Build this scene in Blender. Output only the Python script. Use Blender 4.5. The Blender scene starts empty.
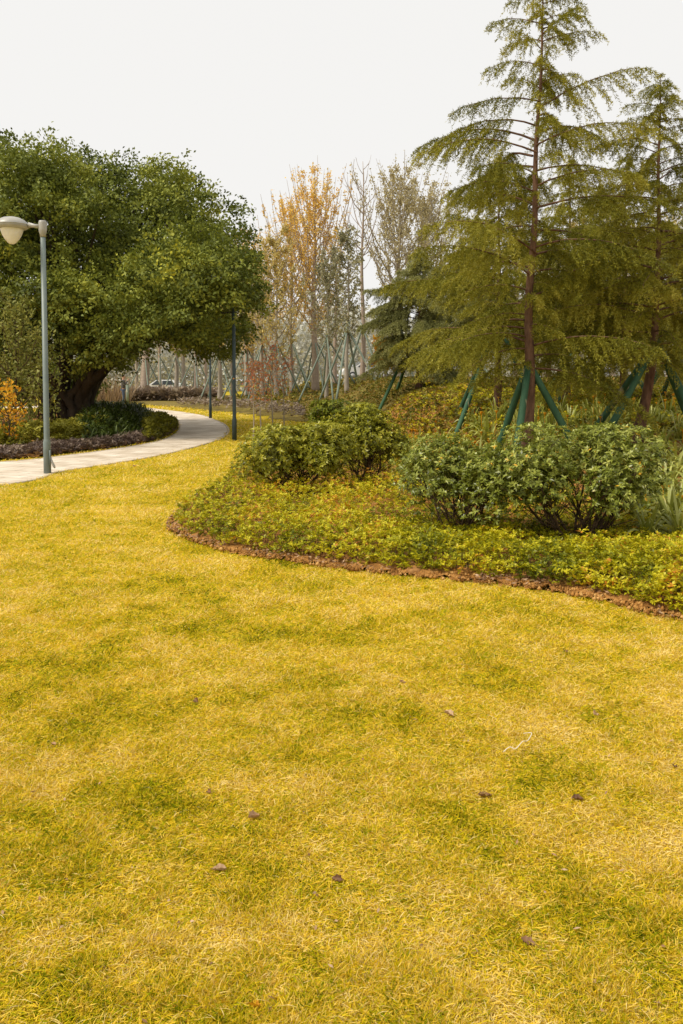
import bpy, bmesh, math
import numpy as np
from mathutils import Vector

rng = np.random.default_rng(11)
PI = math.pi
sc = bpy.context.scene
COL = sc.collection

# ------------------------------------------------------------------ camera
F = 850.0; W_, H_ = 683, 1024; CAMZ = 1.6; TH = math.radians(3.2); HORIZ = 380.0
CY = HORIZ + F * math.tan(TH)
cam = bpy.data.cameras.new("camera"); co = bpy.data.objects.new("camera", cam); COL.objects.link(co)
co.location = (0, 0, CAMZ); co.rotation_euler = (PI / 2 - TH, 0, 0)
cam.sensor_width = 36; cam.sensor_fit = 'AUTO'; cam.lens = F / H_ * 36
cam.shift_y = -(H_ / 2 - CY) / H_; cam.clip_start = 0.05; cam.clip_end = 3000
cam.dof.use_dof = False
sc.camera = co

def sstep(t):
    t = np.clip(t, 0, 1); return t * t * (3 - 2 * t)

def Hh(x, y):
    """terrain height: flat lawn, a gentle planted rise behind"""
    x = np.asarray(x, float); y = np.asarray(y, float)
    k = sstep((x + 1.0) / 4.2)
    y0 = 34 * (1 - k) + 9.6 * k
    amp = 0.25 + 1.25 * sstep((x + 9) / 10.0)
    fade = sstep((x + 22) / 10.0)
    s = (y - y0)
    sp = np.maximum(s, 0); sp = sp * sp / (sp + 1.5)
    h = amp * (1 - np.exp(-sp / 7.5)) * fade
    h = h + 0.05 * np.sin(x * .5 + 1) * np.sin(y * .37) * sstep(s / 6)
    return h

def at(px, py):
    """world point where a pixel's ray meets the terrain"""
    u = (px - (W_ - 1) / 2) / F; v = (CY - py) / F
    d = np.array([u, math.cos(TH) + math.sin(TH) * v, -math.sin(TH) + math.cos(TH) * v])
    t = 1.0
    p = np.array([0, 0, CAMZ])
    while t < 400:
        q = p + d * t
        if q[2] <= Hh(q[0], q[1]): break
        t += 0.02 + t * 0.002
    q = p + d * t
    return float(q[0]), float(q[1])

def xat(px, Y):
    return (px - (W_ - 1) / 2) / F * Y

# ------------------------------------------------------------------ builders
def nrm(a):
    return a / np.maximum(np.linalg.norm(a, axis=-1, keepdims=True), 1e-9)

class MB:
    def __init__(s): s.V = []; s.Fs = []; s.R = []; s.n = 0
    def add(s, V, Fc, r=0.5):
        V = np.asarray(V, float).reshape(-1, 3); Fc = np.asarray(Fc, int)
        s.V.append(V); s.Fs.append(Fc + s.n)
        s.R.append(np.broadcast_to(np.asarray(r, float), (len(V),)).copy()); s.n += len(V)
        return s
    def leaves(s, P, D, N, L, Wd, r=None, droop=0.0, mid=.45):
        """diamond leaves (quads)"""
        n = len(P)
        if n == 0: return s
        D = nrm(D); S = nrm(np.cross(D, N)); U = nrm(np.cross(S, D))
        L = np.broadcast_to(np.asarray(L, float), (n,))[:, None]; Wd = np.broadcast_to(np.asarray(Wd, float), (n,))[:, None]
        m = P + D * L * mid
        tip = P + D * L
        if droop: tip = tip + np.array([0, 0, -1.0]) * L * droop
        V = np.stack([P, m + S * Wd / 2 + U * Wd * .12, tip, m - S * Wd / 2 + U * Wd * .12], 1).reshape(-1, 3)
        if r is None: r = rng.random(n)
        s.add(V, np.arange(4 * n).reshape(-1, 4), np.repeat(r, 4)); return s
    def tube(s, P, Rd, sides=6, r=0.5, cap=True):
        P = np.asarray(P, float); n = len(P); Rd = np.broadcast_to(np.asarray(Rd, float), (n,))
        T = nrm(np.gradient(P, axis=0))
        ref = np.array([0, 0, 1.0]) if abs(T[:, 2]).mean() < .8 else np.array([1.0, 0, 0])
        A = nrm(np.cross(T, ref)); B = np.cross(T, A)
        a = np.arange(sides) * 2 * PI / sides
        ring = A[:, None, :] * np.cos(a)[None, :, None] + B[:, None, :] * np.sin(a)[None, :, None]
        V = P[:, None, :] + ring * Rd[:, None, None]
        i = np.arange(n - 1)[:, None] * sides; j = np.arange(sides)[None, :]; j2 = (j + 1) % sides
        Fq = np.stack([i + j, i + j2, i + sides + j2, i + sides + j], -1).reshape(-1, 4)
        s.add(V, Fq, r)
        if cap and sides > 3:
            s.Fs.append(np.array([s.n - sides + np.arange(sides)])); s.Fs.append(np.array([s.n - n * sides + np.arange(sides)[::-1]]))
        return s
    def box(s, c, d, rz=0.0, r=.5):
        x, y, z = np.array(d) / 2.0
        V = np.array([[i * x, j * y, k * z] for i in (-1, 1) for j in (-1, 1) for k in (-1, 1)])
        cz, sz = math.cos(rz), math.sin(rz)
        V = V @ np.array([[cz, sz, 0], [-sz, cz, 0], [0, 0, 1]]) + np.array(c)
        return s.add(V, [[0, 1, 3, 2], [4, 6, 7, 5], [0, 4, 5, 1], [2, 3, 7, 6], [0, 2, 6, 4], [1, 5, 7, 3]], r)
    def lathe(s, prof, c=(0, 0, 0), n=28, sx=1, sy=1):
        prof = np.array(prof, float); a = np.arange(n) * 2 * PI / n
        V = np.stack([prof[:, 0][:, None] * np.cos(a) * sx, prof[:, 0][:, None] * np.sin(a) * sy,
                      np.repeat(prof[:, 1][:, None], n, 1)], -1) + np.array(c)
        i = np.arange(len(prof) - 1)[:, None] * n; j = np.arange(n)[None, :]; j2 = (j + 1) % n
        return s.add(V, np.stack([i + j, i + j2, i + n + j2, i + n + j], -1).reshape(-1, 4))
    def build(s, name, mat, parent=None, smooth=False, loc=None):
        V = np.concatenate(s.V); me = bpy.data.meshes.new(name)
        me.vertices.add(len(V)); me.vertices.foreach_set("co", V.astype(np.float32).ravel())
        tot = np.concatenate([np.full(len(f), f.shape[1]) for f in s.Fs]); idx = np.concatenate([f.ravel() for f in s.Fs])
        me.loops.add(len(idx)); me.loops.foreach_set("vertex_index", idx.astype(np.int32))
        me.polygons.add(len(tot)); st = np.concatenate([[0], np.cumsum(tot)[:-1]])
        me.polygons.foreach_set("loop_start", st.astype(np.int32)); me.polygons.foreach_set("loop_total", tot.astype(np.int32))
        if smooth: me.polygons.foreach_set("use_smooth", np.ones(len(tot), bool))
        at_ = me.attributes.new("rnd", 'FLOAT', 'POINT'); at_.data.foreach_set("value", np.concatenate(s.R).astype(np.float32))
        me.update(calc_edges=True)
        me.materials.append(mat)
        o = bpy.data.objects.new(name, me); COL.objects.link(o)
        if parent: o.parent = parent
        if loc is not None: o.location = loc
        return o

def tag(o, label=None, cat=None, group=None, kind=None):
    if label: o["label"] = label
    if cat: o["category"] = cat
    if group: o["group"] = group
    if kind: o["kind"] = kind
    return o

def thing(name, loc, label, cat, group=None, rz=0.0):
    o = bpy.data.objects.new(name, None); COL.objects.link(o); o.empty_display_size = .2
    o.location = loc; o.rotation_euler = (0, 0, rz)
    return tag(o, label, cat, group)

def dup(o, loc=None, rz=None, scale=None, label=None, parent=None):
    c = o.copy(); COL.objects.link(c)
    if parent: c.parent = parent
    if loc is not None: c.location = loc
    if rz is not None: c.rotation_euler = (0, 0, rz)
    if scale is not None: c.scale = scale if hasattr(scale, '__len__') else (scale,) * 3
    if label: c["label"] = label
    for ch in [x for x in bpy.data.objects if x.parent == o]:
        dup(ch, parent=c)
    return c

def ground(x, y, dz=0.0): return (float(x), float(y), float(Hh(x, y)) + dz)

def inpoly(x, y, poly):
    poly = np.asarray(poly); n = len(poly); r = np.zeros(len(x), bool); j = n - 1
    for i in range(n):
        xi, yi = poly[i]; xj, yj = poly[j]
        c = ((yi > y) != (yj > y)) & (x < (xj - xi) * (y - yi) / (yj - yi + 1e-12) + xi)
        r ^= c; j = i
    return r

def edgedist(x, y, poly):
    p = np.stack([x, y], 1); poly = np.asarray(poly); d = np.full(len(x), 1e9)
    for i in range(len(poly)):
        a = poly[i]; b = poly[(i + 1) % len(poly)]; ab = b - a
        t = np.clip(((p - a) @ ab) / (ab @ ab + 1e-12), 0, 1)
        d = np.minimum(d, np.linalg.norm(p - (a + t[:, None] * ab), axis=1))
    return d

def spline(pts, per=8, closed=False):
    P = np.asarray(pts, float); n = len(P); out = []
    rngi = range(n if closed else n - 1)
    for i in rngi:
        if closed: p0, p1, p2, p3 = P[(i - 1) % n], P[i], P[(i + 1) % n], P[(i + 2) % n]
        else: p0, p1, p2, p3 = P[max(i - 1, 0)], P[i], P[i + 1], P[min(i + 2, n - 1)]
        for k in range(per):
            t = k / per
            out.append(.5 * ((2 * p1) + (-p0 + p2) * t + (2 * p0 - 5 * p1 + 4 * p2 - p3) * t * t + (-p0 + 3 * p1 - 3 * p2 + p3) * t ** 3))
    if not closed: out.append(P[-1])
    return np.array(out)

def vnoise(x, y, seed=0):
    """cheap smooth value noise in numpy"""
    g = np.random.default_rng(seed).random((64, 64))
    xi = np.floor(x).astype(int); yi = np.floor(y).astype(int); fx = x - xi; fy = y - yi
    fx = fx * fx * (3 - 2 * fx); fy = fy * fy * (3 - 2 * fy)
    a = g[xi % 64, yi % 64]; b = g[(xi + 1) % 64, yi % 64]; c = g[xi % 64, (yi + 1) % 64]; d = g[(xi + 1) % 64, (yi + 1) % 64]
    return (a * (1 - fx) + b * fx) * (1 - fy) + (c * (1 - fx) + d * fx) * fy

# ------------------------------------------------------------------ materials
def newmat(name):
    m = bpy.data.materials.new(name); m.use_nodes = True; nt = m.node_tree; nt.nodes.clear()
    out = nt.nodes.new('ShaderNodeOutputMaterial'); return m, nt, out

def ramp(nt, stops):
    r = nt.nodes.new('ShaderNodeValToRGB'); el = r.color_ramp.elements
    while len(el) < len(stops): el.new(0.5)
    for e, (p, c) in zip(el, stops): e.position = p; e.color = (*c, 1)
    return r

def haze_tint(c, f, hz=(.62, .61, .56)):  # distance haze is painted: pale hz colour blended into the base colour
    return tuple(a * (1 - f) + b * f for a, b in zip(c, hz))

def foliage(name, stops, nscale=1.5, namt=.5, rough=.55, trans=.3, haze=0.0, spec=.25):
    m, nt, out = newmat(name); N = nt.nodes.new; Lk = nt.links.new
    a = N('ShaderNodeAttribute'); a.attribute_name = 'rnd'
    g = N('ShaderNodeNewGeometry'); no = N('ShaderNodeTexNoise'); no.inputs['Scale'].default_value = nscale; no.inputs['Detail'].default_value = 3
    Lk(g.outputs['Position'], no.inputs['Vector'])
    s1 = N('ShaderNodeMath'); s1.operation = 'SUBTRACT'; s1.inputs[1].default_value = .5; Lk(no.outputs['Fac'], s1.inputs[0])
    ma = N('ShaderNodeMath'); ma.operation = 'MULTIPLY_ADD'; ma.inputs[1].default_value = namt * 3; Lk(s1.outputs[0], ma.inputs[0]); Lk(a.outputs['Fac'], ma.inputs[2])
    st = [(p, haze_tint(c, haze)) for p, c in stops]
    r = ramp(nt, st); Lk(ma.outputs[0], r.inputs[0])
    b = N('ShaderNodeBsdfPrincipled'); b.inputs['Roughness'].default_value = rough; b.inputs['Specular IOR Level'].default_value = spec
    Lk(r.outputs[0], b.inputs['Base Color'])
    if trans > 0:
        t = N('ShaderNodeBsdfTranslucent'); Lk(r.outputs[0], t.inputs['Color'])
        mx = N('ShaderNodeMixShader'); mx.inputs[0].default_value = trans; Lk(b.outputs[0], mx.inputs[1]); Lk(t.outputs[0], mx.inputs[2]); Lk(mx.outputs[0], out.inputs[0])
    else: Lk(b.outputs[0], out.inputs[0])
    return m

def surf(name, stops, scale=8, rough=.8, bump=.3, detail=6, stretch=(1, 1, 1), metallic=0, bscale=None, spec=.3, haze=0, bdist=.02):
    m, nt, out = newmat(name); N = nt.nodes.new; Lk = nt.links.new
    tc = N('ShaderNodeTexCoord'); mp = N('ShaderNodeMapping'); mp.inputs['Scale'].default_value = stretch; Lk(tc.outputs['Object'], mp.inputs[0])
    no = N('ShaderNodeTexNoise'); no.inputs['Scale'].default_value = scale; no.inputs['Detail'].default_value = detail; Lk(mp.outputs[0], no.inputs['Vector'])
    r = ramp(nt, [(p, haze_tint(c, haze)) for p, c in stops]); Lk(no.outputs['Fac'], r.inputs[0])
    b = N('ShaderNodeBsdfPrincipled'); b.inputs['Roughness'].default_value = rough; b.inputs['Metallic'].default_value = metallic; b.inputs['Specular IOR Level'].default_value = spec
    Lk(r.outputs[0], b.inputs['Base Color'])
    if bump:
        n2 = N('ShaderNodeTexNoise'); n2.inputs['Scale'].default_value = bscale or scale * 3; n2.inputs['Detail'].default_value = 5; Lk(mp.outputs[0], n2.inputs['Vector'])
        bp = N('ShaderNodeBump'); bp.inputs['Strength'].default_value = bump; bp.inputs['Distance'].default_value = bdist; Lk(n2.outputs['Fac'], bp.inputs['Height']); Lk(bp.outputs[0], b.inputs['Normal'])
    Lk(b.outputs[0], out.inputs[0]); return m

GR = [(.0, (.08, .11, .003)), (.14, (.29, .35, .005)), (.32, (.62, .515, .010)), (.54, (.85, .595, .020)), (.78, (.90, .66, .11)), (1., (.95, .77, .32))]
M_grass = foliage('grass_blades', GR, nscale=1.1, namt=.26, rough=.8, trans=.32, spec=.05)
M_lawn = surf('lawn_soil', [(.3, (.27, .21, .010)), (.5, (.40, .30, .018)), (.7, (.50, .37, .04))], scale=1.3, bump=.6, bscale=40, detail=10, rough=.95, spec=.1)
M_soil = surf('red_soil', [(.3, (.18, .08, .02)), (.5, (.36, .17, .045)), (.75, (.52, .28, .09))], scale=9, bump=1.0, bscale=25, rough=.95, spec=.1, bdist=.04)
M_clod = surf('clod', [(.3, (.24, .11, .035)), (.7, (.44, .24, .09))], scale=12, bump=.6, rough=.95, spec=.1)
M_crumb = foliage('crumbs', [(0, (.18, .08, .018)), (.5, (.38, .18, .045)), (1, (.56, .33, .11))], trans=0, rough=.9, spec=.1)
M_cover = foliage('yellow_green_leaves', [(0, (.09, .11, .005)), (.3, (.27, .275, .008)), (.6, (.52, .47, .012)), (.90, (.66, .57, .02)), (.985, (.62, .40, .03)), (1, (.55, .22, .02))], nscale=2.2, namt=.35, trans=.28, rough=.45)
M_twig = surf('twig_bark', [(.3, (.05, .03, .015)), (.7, (.12, .075, .035))], scale=20, bump=.3)
M_shrub = foliage('grey_green_leaves', [(0, (.065, .08, .005)), (.35, (.17, .20, .018)), (.7, (.33, .36, .05)), (.98, (.52, .52, .13)), (1, (.7, .4, .02))], nscale=3, namt=.2, trans=.22, rough=.38, spec=.45)
M_shrub2 = foliage('lime_leaves', [(0, (.08, .085, .006)), (.35, (.21, .215, .010)), (.7, (.40, .38, .02)), (1, (.54, .48, .06))], nscale=3, namt=.25, trans=.25, rough=.4, spec=.4)
M_shrub3 = foliage('deep_green_leaves', [(0, (.05, .07, .006)), (.5, (.15, .18, .012)), (1, (.33, .34, .03))], nscale=3, namt=.2, trans=.25, rough=.4)
M_lily = foliage('strap_leaves', [(0, (.14, .17, .02)), (.5, (.32, .34, .05)), (.9, (.54, .55, .16)), (1, (.6, .5, .08))], nscale=3, namt=.25, trans=.3, rough=.4, spec=.4)
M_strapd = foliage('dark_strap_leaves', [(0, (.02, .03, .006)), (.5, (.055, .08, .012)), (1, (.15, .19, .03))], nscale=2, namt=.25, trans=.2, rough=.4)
M_purple = foliage('purple_leaves', [(0, (.08, .05, .04)), (.5, (.18, .125, .095)), (1, (.33, .25, .18))], nscale=2, namt=.3, trans=.2)
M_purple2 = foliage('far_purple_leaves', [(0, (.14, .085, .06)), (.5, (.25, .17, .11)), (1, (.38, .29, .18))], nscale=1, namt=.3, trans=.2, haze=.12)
M_hedge = foliage('low_hedge_leaves', [(0, (.08, .08, .006)), (.5, (.23, .215, .015)), (1, (.42, .38, .05))], nscale=2, namt=.3, trans=.25)
M_slope = foliage('slope_cover_leaves', [(0, (.07, .08, .01)), (.35, (.16, .155, .014)), (.6, (.27, .20, .03)), (.8, (.36, .20, .05)), (1, (.26, .26, .03))], nscale=.45, namt=.5, trans=.25)
M_slopeg = surf('slope_soil', [(.3, (.11, .085, .018)), (.5, (.18, .13, .025)), (.7, (.22, .17, .03))], scale=1.2, bump=.5, bscale=30, rough=.95)
M_ban = foliage('banyan_leaves', [(0, (.04, .055, .009)), (.4, (.15, .18, .026)), (.75, (.29, .31, .042)), (.95, (.42, .42, .055)), (1, (.56, .53, .05))], nscale=.55, namt=.42, trans=.22, rough=.6, spec=.25)
M_banbark = surf('banyan_bark', [(.3, (.03, .022, .014)), (.7, (.10, .072, .045))], scale=5, stretch=(1, 1, .3), bump=.8, bdist=.05)
M_ced = foliage('cedar_needles', [(0, (.06, .07, .007)), (.4, (.17, .17, .014)), (.75, (.31, .285, .024)), (1, (.48, .43, .07))], nscale=.9, namt=.35, trans=.3, rough=.6)
M_cedbark = surf('cedar_bark', [(.3, (.07, .035, .02)), (.55, (.16, .085, .05)), (.75, (.26, .15, .09))], scale=14, stretch=(1, 1, .35), bump=.8, bdist=.02)
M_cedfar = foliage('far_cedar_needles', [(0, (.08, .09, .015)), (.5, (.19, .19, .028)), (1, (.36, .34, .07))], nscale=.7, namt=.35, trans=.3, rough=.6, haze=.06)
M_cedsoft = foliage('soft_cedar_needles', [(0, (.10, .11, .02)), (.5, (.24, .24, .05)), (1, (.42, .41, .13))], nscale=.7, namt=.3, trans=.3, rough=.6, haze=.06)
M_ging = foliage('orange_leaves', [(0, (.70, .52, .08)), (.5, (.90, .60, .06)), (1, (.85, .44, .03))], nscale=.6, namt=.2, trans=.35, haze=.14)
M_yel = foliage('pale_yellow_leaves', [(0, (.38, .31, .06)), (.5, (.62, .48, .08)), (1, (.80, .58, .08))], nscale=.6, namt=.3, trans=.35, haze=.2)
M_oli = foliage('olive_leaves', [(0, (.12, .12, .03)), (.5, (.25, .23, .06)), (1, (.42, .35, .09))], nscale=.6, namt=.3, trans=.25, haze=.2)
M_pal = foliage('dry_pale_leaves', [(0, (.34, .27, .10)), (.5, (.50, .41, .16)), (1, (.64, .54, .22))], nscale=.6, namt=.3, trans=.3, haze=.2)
M_red = foliage('red_leaves', [(0, (.42, .12, .05)), (.5, (.66, .22, .08)), (.8, (.70, .36, .10)), (1, (.55, .46, .10))], nscale=2, namt=.3, trans=.35, haze=.05)
M_org = foliage('bright_orange_leaves', [(0, (.55, .22, .01)), (.6, (.8, .42, .02)), (1, (.8, .55, .05))], nscale=2, namt=.2, trans=.35)
M_loose = foliage('loose_shrub_leaves', [(0, (.09, .10, .015)), (.5, (.23, .24, .04)), (1, (.40, .38, .10))], nscale=2, namt=.3, trans=.3)
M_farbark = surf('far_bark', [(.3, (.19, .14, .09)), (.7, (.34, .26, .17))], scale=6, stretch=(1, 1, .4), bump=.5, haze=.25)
M_bandbark = surf('pinkish_bark', [(.3, (.26, .17, .11)), (.7, (.38, .27, .19))], scale=6, stretch=(.3, .3, 2.2), bump=.5, haze=.2)
M_wood = foliage('far_wood_leaves', [(0, (.34, .35, .27)), (.5, (.42, .43, .34)), (1, (.52, .51, .42))], nscale=.05, namt=.08, trans=.2, haze=.7, rough=.9, spec=0)  # misty look comes from haze mixed into these leaf colours
M_reed = foliage('dry_reeds', [(0, (.20, .12, .06)), (.5, (.34, .23, .12)), (1, (.46, .33, .19))], nscale=1, namt=.3, trans=.1, haze=.05)

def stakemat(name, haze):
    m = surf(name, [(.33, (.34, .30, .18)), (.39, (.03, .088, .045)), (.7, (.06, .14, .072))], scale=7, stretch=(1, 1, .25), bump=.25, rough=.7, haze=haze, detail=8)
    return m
M_stake = stakemat('green_painted_wood', 0); M_stakefar = stakemat('far_green_painted_wood', .28)  # far copy is the same paint with distance haze in its colour
M_pole = surf('grey_green_paint', [(.3, (.135, .17, .16)), (.7, (.18, .215, .20))], scale=4, bump=.05, rough=.45, spec=.5)
M_poled = surf('dark_pole_paint', [(.3, (.04, .06, .065)), (.7, (.06, .085, .085))], scale=4, bump=.05, rough=.5)
M_cap = surf('grey_cap_metal', [(.3, (.30, .29, .26)), (.7, (.42, .40, .36))], scale=6, bump=.05, rough=.4, spec=.5)
M_bowl = surf('frosted_bowl', [(.3, (.70, .67, .61)), (.7, (.80, .77, .71))], scale=14, bump=.25, rough=.35, spec=.5)
def simple(name, c, rough=.6, met=0):
    return surf(name, [(.3, tuple(x * .88 for x in c)), (.7, c)], scale=9, bump=.08, rough=rough, metallic=met)
M_white = simple('white_car_paint', (.75, .75, .74), .3); M_glass = simple('dark_car_glass', (.05, .06, .07), .15)
M_tyre = simple('tyre_rubber', (.03, .03, .03), .9); M_rim = simple('rim_metal', (.4, .4, .4), .4)
M_skin = simple('skin', (.48, .27, .18)); M_jack = simple('dark_jacket', (.075, .065, .06)); M_jean = simple('blue_jeans', (.05, .075, .13)); M_hair = simple('black_hair', (.015, .012, .01)); M_shoe = simple('dark_shoes', (.04, .035, .03))
M_phone = simple('phone_case', (.02, .02, .02), .3); M_string = simple('white_string_fibre', (.78, .70, .56))
M_dead = foliage('dead_leaf', [(0, (.14, .07, .035)), (.5, (.28, .15, .07)), (1, (.5, .34, .2))], nscale=30, namt=.3, trans=.1)
M_deadp = foliage('pale_dead_leaf', [(0, (.36, .20, .10)), (1, (.55, .36, .2))], nscale=30, namt=.3, trans=.1)

def paving():
    m, nt, out = newmat('path_paving'); N = nt.nodes.new; Lk = nt.links.new
    g = N('ShaderNodeTexCoord'); mp = N('ShaderNodeMapping'); mp.inputs['Rotation'].default_value = (0, 0, .35); Lk(g.outputs['Object'], mp.inputs[0])
    b = N('ShaderNodeTexBrick'); b.inputs['Scale'].default_value = 1.0; b.inputs['Brick Width'].default_value = .6; b.inputs['Row Height'].default_value = .3
    b.inputs['Mortar Size'].default_value = .012; b.inputs['Color1'].default_value = (.68, .58, .46, 1); b.inputs['Color2'].default_value = (.76, .67, .55, 1); b.inputs['Mortar'].default_value = (.36, .29, .2, 1)
    Lk(mp.outputs[0], b.inputs['Vector'])
    no = N('ShaderNodeTexNoise'); no.inputs['Scale'].default_value = 1.4; no.inputs['Detail'].default_value = 8; Lk(g.outputs['Object'], no.inputs['Vector'])
    r = ramp(nt, [(.3, (.66, .60, .52)), (.62, (1, 1, 1))]); Lk(no.outputs['Fac'], r.inputs[0])
    mx = N('ShaderNodeMix'); mx.data_type = 'RGBA'; mx.blend_type = 'MULTIPLY'; mx.inputs['Factor'].default_value = 1
    Lk(b.outputs['Color'], mx.inputs['A']); Lk(r.outputs[0], mx.inputs['B'])
    p = N('ShaderNodeBsdfPrincipled'); p.inputs['Roughness'].default_value = .8; Lk(mx.outputs['Result'], p.inputs['Base Color'])
    bp = N('ShaderNodeBump'); bp.inputs['Strength'].default_value = .3; bp.inputs['Distance'].default_value = .01; Lk(b.outputs['Fac'], bp.inputs['Height']); bp.invert = True; Lk(bp.outputs[0], p.inputs['Normal'])
    Lk(p.outputs[0], out.inputs[0]); return m
M_path = paving()
M_kerb = simple('path_edging', (.50, .42, .32), .85)

# ------------------------------------------------------------------ world and sun
w = bpy.data.worlds.new("World"); sc.world = w; w.use_nodes = True; nt = w.node_tree
bg = nt.nodes['Background']; sky = nt.nodes.new('ShaderNodeTexSky'); sky.sky_type = 'NISHITA'; sky.sun_disc = False
SE, SA = math.radians(48), math.radians(-60)     # elevation, azimuth (from +Y towards +X): high on the left
sky.sun_elevation = SE; sky.sun_rotation = SA; sky.air_density = 1; sky.dust_density = 4; sky.ozone_density = 1
hs = nt.nodes.new('ShaderNodeHueSaturation'); hs.inputs['Saturation'].default_value = .0; hs.inputs['Value'].default_value = 1.0
nt.links.new(sky.outputs[0], hs.inputs['Color'])
mx = nt.nodes.new('ShaderNodeMix'); mx.data_type = 'RGBA'; mx.inputs['Factor'].default_value = .93
nt.links.new(hs.outputs[0], mx.inputs['A']); mx.inputs['B'].default_value = (9.55, 9.45, 9.25, 1)    # even white cloud layer
nt.links.new(mx.outputs['Result'], bg.inputs['Color']); bg.inputs['Strength'].default_value = .10
sun = bpy.data.lights.new('sun', 'SUN'); sun.energy = 3.5; sun.angle = math.radians(14); sun.color = (1, .93, .80)
so = bpy.data.objects.new('sun', sun); COL.objects.link(so)
sd = Vector((math.sin(SA) * math.cos(SE), math.cos(SA) * math.cos(SE), math.sin(SE)))
sd = Vector((-.62, -.25, .85)).normalized()
sky.sun_elevation = math.asin(sd.z); sky.sun_rotation = math.atan2(sd.x, sd.y)
so.rotation_euler = sd.to_track_quat('Z', 'Y').to_euler(); so.location = (-10, -10, 30)
sc.view_settings.view_transform = 'Standard'; sc.view_settings.look = 'None'; sc.view_settings.exposure = 0
sc.render.engine = 'CYCLES'; sc.cycles.max_bounces = 6; sc.cycles.diffuse_bounces = 4; sc.cycles.transmission_bounces = 4; sc.cycles.use_denoising = True
sc.cycles.caustics_reflective = False; sc.cycles.caustics_refractive = False

# ------------------------------------------------------------------ outlines on the ground
path_out = spline([(-13, 3.0), (-8.2, 8.6)] + [at(*p) for p in [(0, 486), (60, 472.5), (110, 464.5), (160, 456), (200, 446), (222, 438.5), (229, 431), (224, 424), (210, 418), (190, 413.5), (168, 410.5)]] + [(-12, 46), (-20, 48.5), (-34, 50)], 8)
path_in = spline([(-17, 6.5), (-11, 11.4)] + [at(*p) for p in [(0, 462.5), (60, 456.5), (110, 450), (150, 443), (168, 437.5), (176, 432), (178, 427), (176, 422), (170, 417.5), (160, 414), (146, 411.8)]] + [(-13, 43), (-20, 45), (-34, 46)], 8)
path_poly = np.concatenate([path_out, path_in[::-1]])
# planting island on the right
bed = spline([at(*p) for p in [(165, 527), (182, 541), (225, 554), (300, 567), (380, 577), (450, 584), (520, 591), (600, 605), (683, 625)]] + [(3.6, 5.05), (6, 4.6), (12, 5.5), (16, 12), (14, 21)] +
             [(3.2, 24.5)] + [at(*p) for p in [(330, 436), (268, 452), (243, 466), (220, 482), (186, 503)]], 8, closed=True)
# bed round the big tree on the left
lbed = spline([at(*p) for p in [(0, 461), (60, 455), (120, 447.5), (150, 442), (166, 437), (175, 431), (176, 426), (172, 421)]] + [(-8.6, 35), (-12, 38.5), (-22, 39), (-30, 30), (-25, 20), (-12, 13)], 8, closed=True)
# rise behind the lawn
def rise_front(x):
    return np.interp(x, [-40, -22, -14, -9, -5.5, -3, 0, 1.5, 3.2], [60, 56, 53, 45, 38, 34.5, 29.5, 25, 21.5])

# ------------------------------------------------------------------ terrain
xs = np.concatenate([[-900, -400, -200, -120, -80, -60], np.arange(-48, 48.1, .6), [60, 80, 120, 200, 400, 900]])
ys = np.concatenate([[-200, -60, -20, -8], np.arange(-4, 75, .6), [80, 90, 110, 150, 250, 500, 1400]])
X, Y = np.meshgrid(xs, ys); Z = Hh(X, Y)
nx = len(xs); ii, jj = np.meshgrid(np.arange(len(ys) - 1), np.arange(nx - 1), indexing='ij')
q = (ii * nx + jj).ravel()
mb = MB().add(np.stack([X, Y, Z], -1), np.stack([q, q + 1, q + nx + 1, q + nx], 1))
tag(mb.build('lawn', M_lawn, smooth=True), kind='structure')

cy_, cx_ = .5 * (ys[:-1] + ys[1:]), .5 * (xs[:-1] + xs[1:])
CX, CYY = np.meshgrid(cx_, cy_)
okc = ((CYY > rise_front(CX) + .5) & (CX > -16) & (CX < 47) & (CYY < 74)).ravel()
q = (ii * nx + jj).ravel()[okc]
tag(MB().add(np.stack([X, Y, Z + .012], -1), np.stack([q, q + 1, q + nx + 1, q + nx], 1)).build('slope_soil', M_slopeg, smooth=True), kind='structure')

def strip(name, A, B, mat, dz, kind='structure'):
    n = len(A); m = 6; t = np.linspace(0, 1, m)
    P = A[:, None, :] * (1 - t[None, :, None]) + B[:, None, :] * t[None, :, None]
    z = Hh(P[..., 0], P[..., 1]) + dz
    i, j = np.meshgrid(np.arange(n - 1), np.arange(m - 1), indexing='ij'); q = (i * m + j).ravel()
    o = MB().add(np.concatenate([P, z[..., None]], -1), np.stack([q, q + 1, q + m + 1, q + m], 1)).build(name, mat)
    return tag(o, kind=kind)
strip('path', path_out, path_in, M_path, .012)
def edging(name, A, side):
    T = nrm(np.gradient(A, axis=0)); Nn = np.stack([-T[:, 1], T[:, 0]], 1) * side
    prof = [(0, 0), (0, .016), (.08, .016), (.08, 0)]
    V = np.stack([np.concatenate([A + Nn * a, (Hh(A[:, 0], A[:, 1]) + z)[:, None]], 1) for a, z in prof], 1)
    n = len(A); i, j = np.meshgrid(np.arange(n - 1), np.arange(3), indexing='ij'); q = (i * 4 + j).ravel()
    tag(MB().add(V, np.stack([q, q + 1, q + 5, q + 4], 1)).build(name, M_kerb), kind='structure')
edging('path_edging', path_out, 1 if True else -1); edging('path_edging', path_in, -1)

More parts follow.
